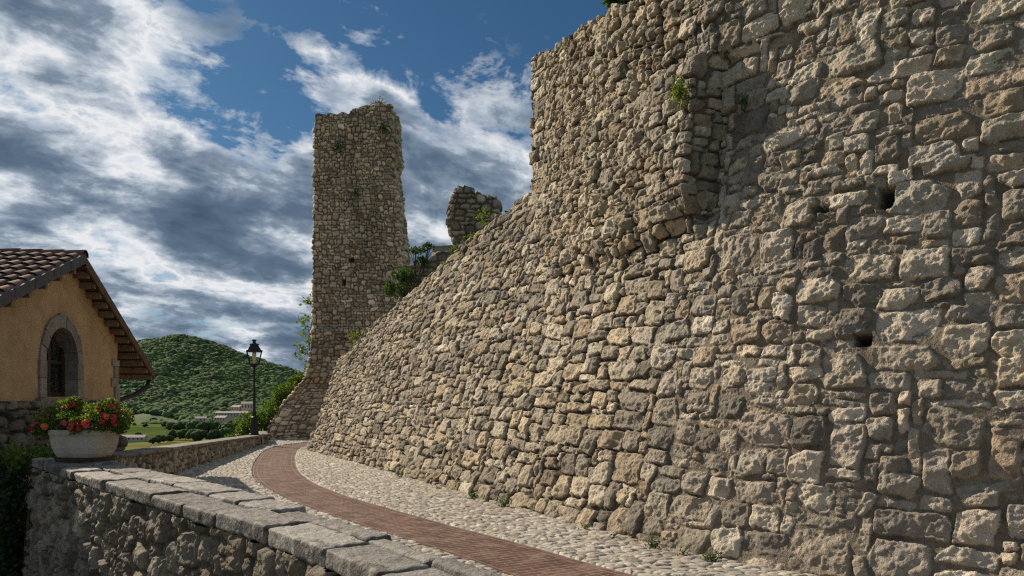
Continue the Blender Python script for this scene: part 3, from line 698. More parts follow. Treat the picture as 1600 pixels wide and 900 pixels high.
def blob_points(rng, blobs, dens):
    C = []; D = []
    for (x, y, z, rx, ry, rz, n) in blobs:
        q = rng.normal(0, 1, (n, 3)); q /= np.linalg.norm(q, axis=1, keepdims=True)
        rr = rng.uniform(.25, 1, (n, 1))**.5
        C.append(np.array([x, y, z])+q*rr*np.array([rx, ry, rz])); D.append(q)
    return np.concatenate(C), np.concatenate(D)
def bush(name, label, cat, base, blobs, leafsize, cols, seed, stem=.05, group=None, partname='foliage', trunk='stem'):
    rng = np.random.default_rng(seed); e = empty(name, base); tag(e, label, cat, group)
    bl = []
    for (x, y, z, r, n) in blobs:
        k = max(5, int(9*r)) if r > .3 else 5
        for _ in range(k):
            q = rng.normal(0, 1, 3); q /= np.linalg.norm(q); q[2] = abs(q[2])*.8-.15
            rr = r*rng.uniform(.3, .55); c = np.array([x, y, z])+q*r*.72
            bl.append((*c, rr, rr, rr*.8, max(6, n//k)))
    C, D = blob_points(rng, bl, 1)
    leaves(MB(), C, D, leafsize, rng, cols) if False else None
    mb = leaves(MB(), C, D, leafsize, rng, cols)
    mb.build(partname, M['leaf'], e, smooth=False)
    if stem:
        mb = MB(); 
        for (x, y, z, r, n) in blobs:
            mid = (x*.4, y*.4, z*.45)
            mb.tube([(x*.1, y*.1, -.1), mid, (x, y, z)], [stem, stem*.7, stem*.25], 6)
            for _ in range(4):
                q = rng.normal(0, 1, 3); q /= np.linalg.norm(q); q[2] = abs(q[2])
                mb.tube([(x*.7, y*.7, z*.75), tuple(np.array([x, y, z])+q*r*.8)], [stem*.35, stem*.1], 5)
        mb.build(trunk, M['bark'], e)
    return e
# bushes beyond the lamp, left of the tower
bush('bush', 'dense sunlit green bush rising just right of the lamp post', 'bush', (-10.6, 30.8, -3.2), [(0, 0, 1.2, 1.0, 2600), (.75, .3, 2.3, .95, 2600), (.2, .2, 2.0, .8, 1800), (1.4, .4, 3.1, .75, 2000), (-.45, 0, .8, .8, 1500)], .11, GREEN+YGREEN[:2], 1, .07)
bush('bush', 'leafy bush crowding the left edge of the tower foot', 'bush', (-9.3, 31.9, -3.0), [(0, 0, 2.4, .9, 2400), (.5, 0, 3.5, .65, 1700), (-.5, 0, 1.6, .9, 2000), (.3, .2, 3.0, .8, 1800)], .12, GREEN+YGREEN, 2, .07)
bush('bush', 'small dark bush below the stone ledge by the lamp pier', 'bush', (-9.9, 29.0, -2.9), [(0, 0, .7, .6, 1300), (.5, .3, .9, .5, 1000), (-.5, -.2, .5, .55, 1000)], .10, GREEN+DGREEN, 3, .05)
def sapling(name, label, base, height, n, leafsize, cols, seed, spread, dirx=0.):
    rng = np.random.default_rng(seed); e = empty(name, base); tag(e, label, 'sapling')
    mt = MB(); ml = MB(); C = []; D = []
    tr = [(0, 0, 0), (.05+dirx*.3, 0, height*.4), (-.02+dirx*.7, .05, height*.75), (.05+dirx, 0, height)]
    mt.tube(tr, [.05, .035, .022, .008], 6)
    for k in range(n):
        t = .30+.70*k/n; z = height*t; a = rng.uniform(0, 6.28); l = spread*(1.15-t*.6)*rng.uniform(.5, 1.1)
        x0 = dirx*t; p0 = np.array([x0, 0, z]); p1 = p0+np.array([math.cos(a)*l, math.sin(a)*l*.7, l*.35])
        mt.tube([tuple(p0), tuple((p0+p1)/2+np.array([0, 0, .05])), tuple(p1)], [.012, .008, .003], 5)
        m = int(16*l/spread)+6
        for _ in range(m):
            q = p0+(p1-p0)*rng.uniform(.45, 1.08)+rng.normal(0, .07, 3); C.append(q); D.append((p1-p0)/l+rng.normal(0, .3, 3))
    leaves(ml, np.array(C), np.array(D), leafsize, rng, cols)
    ml.build('foliage', M['leaf'], e, smooth=False); mt.build('trunk', M['bark'], e)
    return e
sapling('sapling', 'thin young tree with sparse light leaves beside the tower', (-8.55, 31.6, -3.0), 7.2, 40, .17, YGREEN+GREEN[:2], 4, .75, .35)
# greenery on the wall top
def on_top(px, py, d): return ((px-800)/1200*d, d, (620-py)/1200*d)
bush('bush', 'dark green shrub growing between the tower and the sloping wall', 'bush', (-2.9, 22.4, 2.6), [(-.2, 0, .85, .42, 900), (.25, 0, 1.25, .28, 360), (-.45, .1, .5, .42, 900), (.5, .1, 1.75, .2, 180), (.1, 0, 1.6, .25, 260)], .085, GREEN[:3]+DGREEN[:1], 6, .05)
bush('bush', 'bright yellow green shrub on the wall top below the ruined pillar', 'bush', (-1.35, 19.0, 3.1), [(.1, 0, .42, .28, 800), (.38, 0, .72, .24, 600), (-.15, 0, .15, .25, 600), (.62, .1, .85, .16, 300)], .07, YGREEN+GREEN[:2], 7, .03)
bush('bush', 'leafy green tuft hanging over the top edge of the high wall', 'bush', on_top(975, 8, 12.0), [(0, 0, .1, .26, 700), (.25, .0, .14, .22, 500), (-.2, 0, .02, .14, 200)], .07, GREEN+YGREEN[:1], 8, .02)
def tuft(name, label, cat, p, r, n, size, cols, seed, hang=0.):
    rng = np.random.default_rng(seed); e = tag(empty(name, p), label, cat)
    q = rng.normal(0, 1, (n, 3)); q /= np.linalg.norm(q, axis=1, keepdims=True); C = q*rng.uniform(.1, 1, (n, 1))*np.array([r, r*.5, r*(1+hang)]); C[:, 2] -= r*hang
    mb = leaves(MB(), C, q, size, rng, cols); mb.build('foliage', M['leaf'], e, smooth=False)
    mt = MB()
    for k in range(6): mt.tube([(0, .05, 0), tuple(C[k])], [.006, .002], 5)
    mt.build('stem', M['bark'], e); return e
def wall_pt(s, h, off=.1):
    p = wall_surf(np.array([s]), np.array([h]))[0]; a = float(np.interp(s, TS, TA)); return (p[0]+math.sin(a)*off, p[1]-math.cos(a)*off, p[2])
tuft('wall_plant', 'yellow green weed sprouting from the wall beside its vertical edge', 'weed', wall_pt(17.04, 5.45, .16), .13, 170, .055, YGREEN, 11, .5)
tuft('wall_plant', 'small green weed in the shaded recess right of the vertical edge', 'weed', wall_pt(17.6, 5.2, .1), .08, 60, .05, GREEN, 12)
tuft('wall_plant', 'pale yellow weed on the scarp top against the tower', 'weed', wall_pt(1.5, 3.5, .1), .28, 200, .08, YGREEN, 13)
tuft('wall_plant', 'yellowish weed standing in front of the ruined pillar', 'weed', (-.72, 19.6, 4.55), .3, 160, .07, YGREEN, 14)
tuft('wall_plant', 'green mossy tuft high on the tower face left of its jagged edge', 'weed', (-5.0, 29.95, 10.45), .22, 200, .07, GREEN, 15)
tuft('wall_plant', 'dark moss clump on the upper left of the tower face', 'weed', (-6.75, 29.9, 9.75), .3, 240, .07, DGREEN+GREEN, 16)
tuft('wall_plant', 'moss patch halfway up the tower face', 'weed', (-6.05, 29.85, 7.9), .25, 160, .07, GREEN, 17)
tuft('wall_plant', 'grass tuft crowning the top of the ruined tower', 'weed', (-5.35, 31.0, 11.75), .35, 200, .1, GREEN+YGREEN, 18)
for k, (s, h, r, lab) in enumerate([(17.55, .03, .16, 'green weeds at the wall foot beside the largest boulders'), (18.35, .02, .14, 'green weeds at the wall foot near the right end of the visible cobbles'), (14.0, .05, .16, 'mossy weeds at the wall foot midway along the lane'), (12.9, .04, .12, 'small mossy weed at the wall foot left of the midway moss')]):
    tuft('wall_plant', lab, 'weed', wall_pt(s, h+.03, .2), r*.8, 200, .032, GREEN+DGREEN[:1], 20+k)
rw = random.Random(12)
for k, s_ in enumerate((9.3, 11.5, 13.3, 16.2, 16.9, 18.0)):
    e = tuft('foot_weed', 'tiny weed rooted in the sandy joint along the foot of the wall', 'weed', wall_pt(s_, .05, rw.uniform(.14, .26)), rw.uniform(.05, .09), 80, .025, GREEN+DGREEN, 60+k)
    e['group'] = 'tiny weeds along the wall foot'
# ------------------------------------------------------------------ ivy at the end of the near parapet
def ivy():
    rng = np.random.default_rng(31); e = tag(empty('ivy', (NP0[0], NP0[1], -2.6)), 'dark ivy cascading over the far left end of the near parapet', 'ivy')
    C = []; D = []
    for k in range(7500):
        u = rng.uniform(-1.1, .30); zz = rng.uniform(-2.9, -.86+.06*math.sin(u*5))
        lim = .05+.10*math.sin(zz*4)
        if u > lim+.1*(rng.random()-.5): continue
        o = rng.uniform(.02, .28)+.15*max(0, -u)
        p = NP0-N1*o+D1*u; C.append((p[0]-NP0[0], p[1]-NP0[1], zz+2.6)); D.append((-N1[0], -N1[1], -.3))
    C = np.array(C); mb = leaves(MB(), C, np.array(D), .075, rng, DGREEN+GREEN[:1], up=0, asp=.8)
    top = C[(C[:, 2] > 1.55)]
    C2 = np.stack([rng.uniform(-1.0, .15, 700), rng.uniform(-.25, .35, 700), rng.normal(1.78, .07, 700)], 1); P2 = C2.copy()
    P2[:, :2] = C2[:, :1]*D1+C2[:, 1:2]*N1
    leaves(mb, P2, np.zeros((700, 3)), .075, rng, YGREEN+GREEN, up=.8, asp=.8)
    mb.build('foliage', M['leaf'], e, smooth=False)
    mt = MB()
    for k in range(10):
        u = rng.uniform(-.9, .15); p = -N1*.06+D1*u; mt.tube([(p[0], p[1], -.2), (p[0]+.03, p[1], 1.0), (p[0], p[1]+.1, 1.72)], [.015, .012, .006], 6)
    mt.build('stem', M['bark'], e)
ivy()
# ------------------------------------------------------------------ flower planter
def planter():
    c = (-5.26, 9.45); rz = -.16
    e = tag(empty('flower_planter', (c[0], c[1], NTOP+.012), rz), 'pale stone planter of red and orange flowers standing on the parapet coping', 'planter')
    def octo(a, b, z, cut=.30):
        k = cut*b*1.2
        return [(-a, -b+k, z), (-a+k, -b, z), (a-k, -b, z), (a, -b+k, z), (a, b-k, z), (a-k, b, z), (-a+k, b, z), (-a, b-k, z)]
    def rings(lst, mb, close=True):
        P = np.array([octo(*r) for r in lst], F32)
        # extra points along each side keep the faces crisp
        mb.grid(P, cyc=True)
        mb.add(P[0], quads=[(3, 2, 1, 0), (7, 4, 3, 0), (7, 6, 5, 4)]) ; return mb
    mb = rings([(.26, .19, .03), (.27, .195, .05), (.30, .22, .10), (.33, .24, .17), (.345, .255, .25), (.35, .26, .31), (.364, .27, .33), (.368, .274, .345), (.368, .274, .38), (.36, .268, .39), (.33, .245, .39), (.325, .24, .33)], MB())
    P = np.array(octo(.327, .242, .34), F32); mb.add(P, quads=[(0, 1, 2, 3), (0, 3, 4, 7), (4, 5, 6, 7)])
    mb.build('bowl', M['planter'], e, smooth=False)
    rings([(.25, .17, -.004), (.29, .20, .0), (.315, .225, .04), (.335, .24, .055), (.32, .23, .058), (.28, .20, .04)], MB()).build('saucer', M['saucer'], e, smooth=False)
    rng = np.random.default_rng(41)
    bl = []
    for x, y, z, r in [(-.42, -.05, .50, .19), (-.22, .0, .58, .21), (0, -.02, .50, .18), (.2, 0, .55, .2), (.4, -.02, .53, .19), (-.1, -.18, .48, .15), (.28, -.2, .48, .15), (-.36, -.2, .44, .15), (.08, .15, .56, .18), (-.3, .2, .52, .17), (.35, .18, .52, .17), (-.52, -.12, .40, .1), (.53, -.08, .43, .1), (.1, -.24, .44, .12), (-.18, .05, .68, .12), (.33, .0, .66, .12)]:
        bl.append((x, y, z, r, r, r*.85, 620))
    C, D = blob_points(rng, bl, 1)
    leaves(MB(), C, D, .036, rng, GREEN[1:]+YGREEN+[(.11, .18, .03)], up=.5, asp=.75).build('foliage', M['leaf'], e, smooth=False)
    fl = []
    for k, (colr, nm) in enumerate([((.70, .03, .03), 'red'), ((.66, .05, .13), 'crimson'), ((.75, .16, .03), 'orange'), ((.55, .02, .03), 'dark')]):
        mb = MB()
        for j in range(17):
            q = rng.normal(0, 1, 3); q /= np.linalg.norm(q); q[2] = abs(q[2])*.7
            pc = q*.036
            for i in range(5):
                a = i*2*math.pi/5+j; t = np.array([math.cos(a), math.sin(a), .15]); b = np.cross(t, [0, 0, 1.]); b /= np.linalg.norm(b)
                v = [pc, pc+t*.013+b*.009, pc+t*.024, pc+t*.013-b*.009]; mb.add(v, tris=[(0, 1, 2), (0, 2, 3)], col=np.array(colr)*rng.uniform(.7, 1.2))
        o = mb.build('flower', M['petal'], e, smooth=False); fl.append(o)
    pos = []
    for x, y, z, rx, ry, rz_, _ in bl:
        for _k in range(6):
            q = rng.normal(0, 1, 3); q[1] -= .6; q /= np.linalg.norm(q); q[2] = abs(q[2])*.9-.3
            pos.append((x+q[0]*rx*1.02, y+q[1]*ry*1.02, z+q[2]*rz_*1.05, q))
    rng.shuffle(pos); pos = pos[:96]
    for k, (x, y, z, q) in enumerate(pos):
        if k < 4: o = fl[k]
        else:
            src = fl[rng.choice(4, p=[.45, .15, .22, .18])]; o = src.copy(); COL.objects.link(o); o.parent = e
        o.location = (x, y, z); d = Vector(q); d.z += .5
        o.rotation_euler = d.to_track_quat('Z', 'Y').to_euler(); s = rng.uniform(.5, .85); o.scale = (s, s, s)
planter()
# ------------------------------------------------------------------ street lamp
def lamp():
    p = PL[1]-fn*.2-fd*.02; zb = float(ftop(FL))+.0
    e = tag(empty('street_lamp', (p[0], p[1], zb), R(20)), 'black cast iron lamp post with glass lantern standing on the end of the low parapet', 'street lamp')
    mb = MB(); mb.lathe([(0, 0), (.19, 0), (.19, .05), (.165, .07), (.17, .1), (.15, .2), (.135, .42), (.115, .62), (.125, .64), (.125, .67), (.09, .70), (.07, .75)], 8, rot=R(22.5))
    mb.build('base', M['iron'], e, smooth=False)
    mb = MB(); mb.lathe([(.07, .72), (.075, .8), (.085, .84), (.06, .88), (.05, .95), (.046, 1.4), (.042, 1.43), (.04, 1.9), (.034, 2.36), (.05, 2.38), (.055, 2.41), (.04, 2.44), (.036, 2.5), (.06, 2.55), (.065, 2.6), (.03, 2.64), (.02, 2.66)], 16)
    mb.build('shaft', M['iron'], e)
    # lantern
    mb = MB(); z0, z1 = 2.64, 3.12; a, b = .145, .265
    lo = [(-a, -a, z0), (a, -a, z0), (a, a, z0), (-a, a, z0)]; hi = [(-b, -b, z1), (b, -b, z1), (b, b, z1), (-b, b, z1)]
    for k in range(4):
        mb.bar(lo[k], hi[k], .028, .028); mb.bar(lo[k], lo[(k+1) % 4], .03, .03); mb.bar(hi[k], hi[(k+1) % 4], .035, .04)
        mb.bar((0, 0, z0-.16), lo[k], .016, .016)
    mb.bar((-a, 0, z0), (a, 0, z0), .03, .02); mb.bar((0, -a, z0), (0, a, z0), .03, .02)
    fr = mb.build('lantern', M['iron'], e, smooth=False)
    for k in range(4):
        q = MB(); s = .97; j = (k+1) % 4
        q.add([tuple(np.array(x)*np.array([s, s, 1])) for x in (lo[k], lo[j], hi[j], hi[k])], quads=[(0, 1, 2, 3)]); q.build('glass_pane', M['glass'], fr, smooth=False)
    mb = MB(); mb.lathe([(.0, 3.11), (.40, 3.11), (.41, 3.13), (.40, 3.155), (.33, 3.17), (.24, 3.30), (.215, 3.33), (.20, 3.35), (.235, 3.37), (.23, 3.39), (.12, 3.42), (.075, 3.44), (.075, 3.5), (.11, 3.52), (.11, 3.56), (.05, 3.57), (0, 3.575)], 4, rot=R(45)); mb.build('lantern_roof', M['iron'], fr, smooth=False)
    mb = MB(); mb.lathe([(0, 2.64), (.03, 2.65), (.03, 2.76), (.04, 2.78), (.06, 2.82), (.075, 2.98), (.07, 3.08), (0, 3.1)], 14); mb.build('mantle', M['bulb'], fr)
    e.scale = (.93, .93, .93)
lamp()
# ------------------------------------------------------------------ house with gable and tiled roof
HG = Vector((-.139, .990, 0)); HE = Vector((.990, .139, 0)); HA = Vector((-8.106, 14.0, 0))
hm = Matrix(((HG.x, HE.x, 0, HA.x), (HG.y, HE.y, 0, HA.y), (0, 0, 1, 0), (0, 0, 0, 1)))   # local: x along the gable, y out of it, z up
house = empty('house'); house.matrix_world = hm @ Matrix.Identity(4)
house.matrix_world = Matrix.Identity(4)
tag(house, 'ochre plastered house with clay tiled roof and arched stone window', 'house')
def HT(p): return hm @ Vector(p)
def hbuild(mb, name, mat, parent=house, smooth=False):
    for k, v in enumerate(mb.v): mb.v[k] = np.array([HT(p) for p in v.tolist()], F32)
    o = mb.build(name, mat, parent, smooth); return merge(o, 1e-5) if len(o.data.vertices) < 30000 else o
GL, GR, APZ = -4.2, 2.46, 2.12; SR, SLF = .505, .385; HB = -11.0   # gable extents, apex height, right and left roof pitch, depth
WX, WW, WS, WR = -.25, .66, .60, .66          # window centre, half width, springing height, arch radius
zl, zr = APZ+GL*SLF, APZ-GR*SR
def window_loop(g=0., zbot=0.):
    w = WW+g; pts = [(WX-w, zbot-g*0), (WX+w, zbot-g*0)]
    for k in range(17): a = math.pi*k/16; pts.append((WX+w*math.cos(a), WS+(WR+g)*math.sin(a)))
    return pts
def house_walls():
    mb = MB(); out = [(GL, -2.7), (GR, -2.7), (GR, zr), (0, APZ), (GL, zl)]; inn = window_loop()
    V = [Vector((x, 0, z)) for x, z in out]+[Vector((x, 0, z)) for x, z in inn]
    tr = tessellate_polygon([[Vector((x, z, 0)) for x, z in out], [Vector((x, z, 0)) for x, z in inn]])
    mb.add(V, tris=tr)
    n = len(inn); P = np.array([[(x, 0, z) for x, z in inn], [(x, -.38, z) for x, z in inn]], F32); mb.grid(P, cyc=True)
    mb.add([(GR, 0, -2.7), (GR, HB, -2.7), (GR, HB, zr), (GR, 0, zr)], quads=[(0, 1, 2, 3)])
    mb.add([(GL, 0, -2.7), (GL, HB, -2.7), (GL, HB, zl), (GL, 0, zl)], quads=[(3, 2, 1, 0)])
    mb.add([(GL, HB, -2.7), (GR, HB, -2.7), (GR, HB, zr), (0, HB, APZ), (GL, HB, zl)], tris=[(0, 1, 2), (0, 2, 3), (0, 3, 4)])
    hbuild(mb, 'wall', M['plaster'])
house_walls()
hw = MB()
def ringseg(mb, a0, a1, r0, r1, y0, y1, dx=0):
    vs = []
    for a in np.linspace(a0, a1, 4):
        for r, y in ((r0, y0), (r1, y0), (r1, y1), (r0, y1)):
            vs.append((WX+(WW+r-WR)*math.cos(a)+0, y, WS+r*math.sin(a)) if False else (WX+r*(WW/WR)*math.cos(a), y, WS+r*math.sin(a)))
    P = np.array(vs, F32).reshape(4, 4, 3); mb.grid(P, cyc=True, flip=True)
    mb.add(P[0], quads=[(0, 1, 2, 3)]); mb.add(P[-1], quads=[(3, 2, 1, 0)])
win = MB(); rr = random.Random(3); n = 9
SC = lambda: np.array((.25, .225, .19))*rr.uniform(.8, 1.15)
smb = MB()
for k in range(n):
    c0 = MB(); ringseg(c0, math.pi*k/n+.008, math.pi*(k+1)/n-.008, WR-.02, WR+.21+rr.uniform(-.02, .03), -.30, .035+rr.uniform(-.006, .01))
    cc = SC(); 
    for v, q in zip(c0.v, c0.q): pass
    off = smb.n
    for i in range(len(c0.v)): smb.v.append(c0.v[i]); smb.c.append(np.tile(cc.astype(F32), (len(c0.v[i]), 1)))
    for q in c0.q: smb.q.append(q+off)
    smb.n += c0.n
for sgn in (-1, 1):
    z = -.02
    for h in (.34, .30):
        x0, x1 = sorted((WX+sgn*(WW-.02), WX+sgn*(WW+.21+rr.uniform(-.02, .04))))
        smb.box((x0, -.30, z+.006), (x1, .035+rr.uniform(-.006, .01), z+h-.004), col=SC()); z += h
M['surround'] = surf_mat('dressed_stone', var=.3, scale=5, fine=45, bstr=.5, bdist=.012, spots=(9, (.09, .08, .07), .58, .6))
hbuild(smb, 'window_surround', M['surround'])
sl = MB(); sl.box((WX-.98, -.3, -.20), (WX+.55, .09, -.022), col=SC()); sl.box((WX+.56, -.3, -.205), (WX+1.0, .085, -.022), col=SC()*.9); hbuild(sl, 'window_sill', M['surround'])
wf = MB(); y = -.20
for x0, x1 in ((WX-WW+.02, WX-WW+.13), (WX+WW-.13, WX+WW-.02), (WX-.05, WX+.05)): wf.box((x0, y-.05, .0), (x1, y, WS+.30 if abs(x0+x1-2*WX) > .5 else WS+WR-.04))
wf.box((WX-WW+.13, y-.045, .0), (WX-.05, y-.005, .08)); wf.box((WX+.05, y-.045, .0), (WX+WW-.13, y-.005, .08))
wf.box((WX-WW+.13, y-.045, .60), (WX-.05, y-.005, .66)); wf.box((WX+.05, y-.045, .60), (WX+WW-.13, y-.005, .66))
fo = hbuild(wf, 'window_frame', M['dark_wood'])
pg = MB(); pts = window_loop(-.03, .0); pg.add([(x, y-.06, z) for x, z in pts], tris=[(0, i, i+1) for i in range(1, len(pts)-1)]); hbuild(pg, 'window_glass', M['window_glass'], fo)
cu = MB(); xs = np.linspace(WX-WW+.05, WX-.08, 50); P = np.array([[(x, y-.14+.02*math.sin(x*70), z) for x in xs] for z in (0.0, 1.1)], F32); cu.grid(P); hbuild(cu, 'curtain', M['cloth'], fo, True)
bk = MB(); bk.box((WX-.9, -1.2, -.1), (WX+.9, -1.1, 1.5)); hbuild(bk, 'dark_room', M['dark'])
# quoins at the right corner
qm = MB(); z = -2.6; k = 0
while z < zr-.12:
    h = rr.uniform(.19, .30); w = (.36 if k % 2 else .2)+rr.uniform(-.05, .05)
    qm.box((GR-w, -.3, z+.006), (GR+.03, .03+rr.uniform(-.005, .01), min(z+h-.006, zr-.1)), col=SC()*1.15); z += h; k += 1
hbuild(qm, 'quoin_stones', M['surround'])
# rubble base under the plaster
def hbase():
    mas = Masonry(8, 3, .015, .15, .10, 62, lambda u, v: ([(1,1),(2,1),(3,1),(3,2),(2,2)], [.2,.3,.2,.15,.15]), relief=(.06, .13), gap=(.01, .03), crag=.03, pal=PAL*.45, mort=(.06, .055, .045), mlevel=-.02)
    xs = np.arange(GL, GR-.34, .022); zs = np.linspace(-2.7, -.06, 120)
    P = np.zeros((len(zs), len(xs), 3)); P[..., 0] = xs[None]; P[..., 2] = zs[:, None]; top = sm(-.06, -.14, zs)
    P[..., 1] = (.05+.22*np.clip((-.06-zs)/1.2, 0, 2))[:, None]
    h, c = mas.at(xs[None].repeat(len(zs), 0)-GL, (zs+2.75)[:, None].repeat(len(xs), 1)); P[..., 1] += h+.0
    P[-1, :, 1] = -.02
    mb = MB(); mb.grid(P, c); hbuild(mb, 'stone_base', M['stone'], smooth=True)
hbase()
# roof: deck, tiles, ridge, verge boards, outriggers, gutter pipe
OV = .30; TR = 3.93; TLf = -5.2; RZ = APZ+.40
roof = MB()
for x1, sl_ in ((TR, -SR), (TLf, SLF)):
    z1 = RZ+sl_*x1; v = [(0, OV-.02, RZ), (x1, OV-.02, z1), (x1, HB-.3, z1), (0, HB-.3, RZ)]; v += [(a, b, c-.07) for a, b, c in v]
    roof.add(v, quads=[(0, 1, 2, 3), (7, 6, 5, 4), (0, 4, 5, 1), (1, 5, 6, 2), (2, 6, 7, 3), (3, 7, 4, 0)])
roofo = hbuild(roof, 'roof', M['wood'])
def tiles(x1, sl_, seed):
    rg = np.random.default_rng(seed); mb = MB(); ln = math.hypot(x1, sl_*x1); d = np.array([x1, 0, sl_*x1])/ln; nrm = np.array([-sl_*np.sign(x1)*abs(x1)/ln*np.sign(x1), 0, abs(x1)/ln]); nrm = np.cross(d, [0, 1, 0]); nrm = nrm if nrm[2] > 0 else -nrm
    step = .37; col_w = .215; nc = int((OV-HB+.3)/col_w); nr_ = int(ln/step)+1
    A = np.linspace(0, math.pi, 8)
    for c in range(nc):
        y = OV-.11-c*col_w
        for kind in (0, 1):                                  # cover tile, channel tile
            yy = y-(col_w/2 if kind else 0)
            for r in range(nr_):
                t0 = r*step-.04; t1 = min(t0+step+.07, ln+.06)
                if t0 > ln: continue
                cc = np.array([(.15, .085, .06), (.11, .068, .054), (.19, .105, .07), (.085, .062, .052), (.15, .10, .08)][rg.integers(5)])*rg.uniform(.75, 1.2)
                jx = rg.normal(0, .006); jr = rg.normal(0, .012); rows = []
                for t, rad, lift in ((t0, .082, .022), (t1, .098, .05)):
                    ctr = d*t+np.array([0, yy+jx, RZ]); 
                    row = []
                    for a in A:
                        ang = a if kind == 0 else a
                        off = np.array([0, math.cos(a)*rad, 0])+nrm*(math.sin(a)*rad*(.8 if kind == 0 else -.55)+lift+(.03 if kind == 0 else .065)-(0 if kind == 0 else .02))
                        row.append(ctr+off)
                    rows.append(row)
                P = np.array(rows, F32); mb.grid(P, cc)
                # lip of the lower end
                lip = np.stack([P[1], P[1]-nrm*.016-d*.004]); mb.grid(lip, cc*.8)
    return mb
tm = tiles(TR, -SR, 1); t2 = tiles(TLf, SLF, 2)
hbuild(tm, 'roof_tiles', M['tile'], roofo, True); hbuild(t2, 'roof_tiles', M['tile'], roofo, True)
rg = MB(); y = OV+.02; rn = np.random.default_rng(7)
while y > HB-.3:
    cc = np.array((.16, .085, .06))*rn.uniform(.75, 1.2); A = np.linspace(-.2, math.pi+.2, 10); rows = []
    for yy, rad in ((y, .125), (y-.42, .105)): rows.append([(math.cos(a)*rad, yy, RZ+.06+math.sin(a)*rad*.85) for a in A])
    rg.grid(np.array(rows, F32), cc); rg.grid(np.array([rows[0], [(x*.86, yy-.0, RZ+.06+(z-RZ-.06)*.86) for x, yy, z in rows[0]]], F32), cc*.7); y -= .37
rg.box((-.1, OV-.06, RZ-.04), (.1, OV-.03, RZ+.12), col=(.15, .12, .1))
hbuild(rg, 'ridge_tiles', M['tile'], roofo, True)
vb = MB(); vb.add([(0, OV+.02, RZ+.05), (TR+.02, OV+.02, RZ-SR*TR+.04), (TR+.02, OV+.02, RZ-SR*TR-.13), (0, OV+.02, RZ-.13), (0, OV-.02, RZ+.05), (TR+.02, OV-.02, RZ-SR*TR+.04), (TR+.02, OV-.02, RZ-SR*TR-.13), (0, OV-.02, RZ-.13)], quads=[(3, 2, 1, 0), (4, 5, 6, 7), (0, 1, 5, 4), (2, 3, 7, 6), (1, 2, 6, 5)]); hbuild(vb, 'verge_board', M['wood'])
fl_ = MB(); 
nseg = 16
for k in range(nseg):
    xa = TLf*k/nseg; xb = TLf*(k+1)/nseg+.006; za, zb_ = RZ+SLF*xa, RZ+SLF*xb; jy = .022+.004*(k % 2)
    fl_.add([(xa, OV+jy, za+.10), (xb, OV+jy, zb_+.10), (xb, OV+jy, zb_-.08), (xa, OV+jy, za-.08), (xa, OV-.08, za+.11), (xb, OV-.08, zb_+.11)], quads=[(0, 1, 2, 3), (0, 4, 5, 1)])
hbuild(fl_, 'verge_flashing', M['lead'])
for k in range(13):
    t = .25+k*(TR-.35)/12.; z = RZ-SR*t-.07; b_ = MB()
    b_.bar((t, -.35 if t < GR else HB, z-.062), (t, OV-.03, z-.062), .085, .12, up=(0, 0, 1)); hbuild(b_, 'rafter_beam', M['rafter_wood'])
for k in range(5):
    t = -.35-k*.55; z = RZ+SLF*t-.07; b_ = MB(); b_.bar((t, -.3, z-.062), (t, OV-.03, z-.062), .085, .12); hbuild(b_, 'rafter_beam', M['rafter_wood'])
# infill between the gable top and the roof deck, and the timber soffit at the eaves
inf = MB(); inf.add([(GL, .004, zl-.01), (0, .004, APZ-.01), (GR, .004, zr-.01), (GR, .004, RZ-SR*GR-.075), (0, .004, RZ-.075), (GL, .004, RZ+SLF*GL-.075)], quads=[(0, 1, 4, 5), (1, 2, 3, 4)]); hbuild(inf, 'gable_infill', M['plaster'])
gp = MB(); zg = RZ-SR*TR-.13
gp.tube([HT((TR-.05, OV-.1, zg)), HT((TR-.12, OV-.12, zg-.18)), HT((TR-.5, .0, zg-.38)), HT((GR+.14, -.12, zg-.52)), HT((GR+.09, -.14, zg-.75)), HT((GR+.08, -.14, -2.7))], .052, 10)
gp.build('drain_pipe', M['iron'], house)
gt = MB(); A = np.linspace(math.pi, 2*math.pi, 9); rows = [[(TR+.05+math.cos(a)*.075, y, zg+.10+math.sin(a)*.075) for a in A] for y in (OV, HB-.3)]; gt.grid(np.array(rows, F32)); hbuild(gt, 'gutter', M['iron'], smooth=True)
# ------------------------------------------------------------------ terrain, hill, wood, valley
def ground_z(x, y):
    r = np.hypot(x+4, y-10)
    z = -2.62-39.4*sm(20, 190, r)
    return z+.10*fbm(x*.3, y*.3, 3, 3)*sm(3, 10, r)+3*fbm(x*.006, y*.006, 6, 3)*sm(300, 900, r)
rad = np.concatenate([[0], np.geomspace(1.2, 4500, 105)]); th = np.linspace(0, 2*math.pi, 241)[:-1]
X = -4+rad[:, None]*np.cos(th)[None]; Y = 10+rad[:, None]*np.sin(th)[None]
mb = MB(); mb.grid(np.stack([X, Y, ground_z(X, Y)], -1), cyc=True); tag(mb.build('ground', M['terrain']), kind='structure')
X, Y = np.meshgrid(np.linspace(-16, 6, 60), np.linspace(-8, 28, 90)); mk = ((X-(-4))**2+(Y-10)**2 < 18.5**2)
mb = MB(); mb.grid(np.stack([X, Y, -2.50+.04*fbm(X, Y, 9, 3)], -1), mask=mk[:-1, :-1]); tag(mb.build('lane', M['lane']), kind='structure')
HY = 1900.
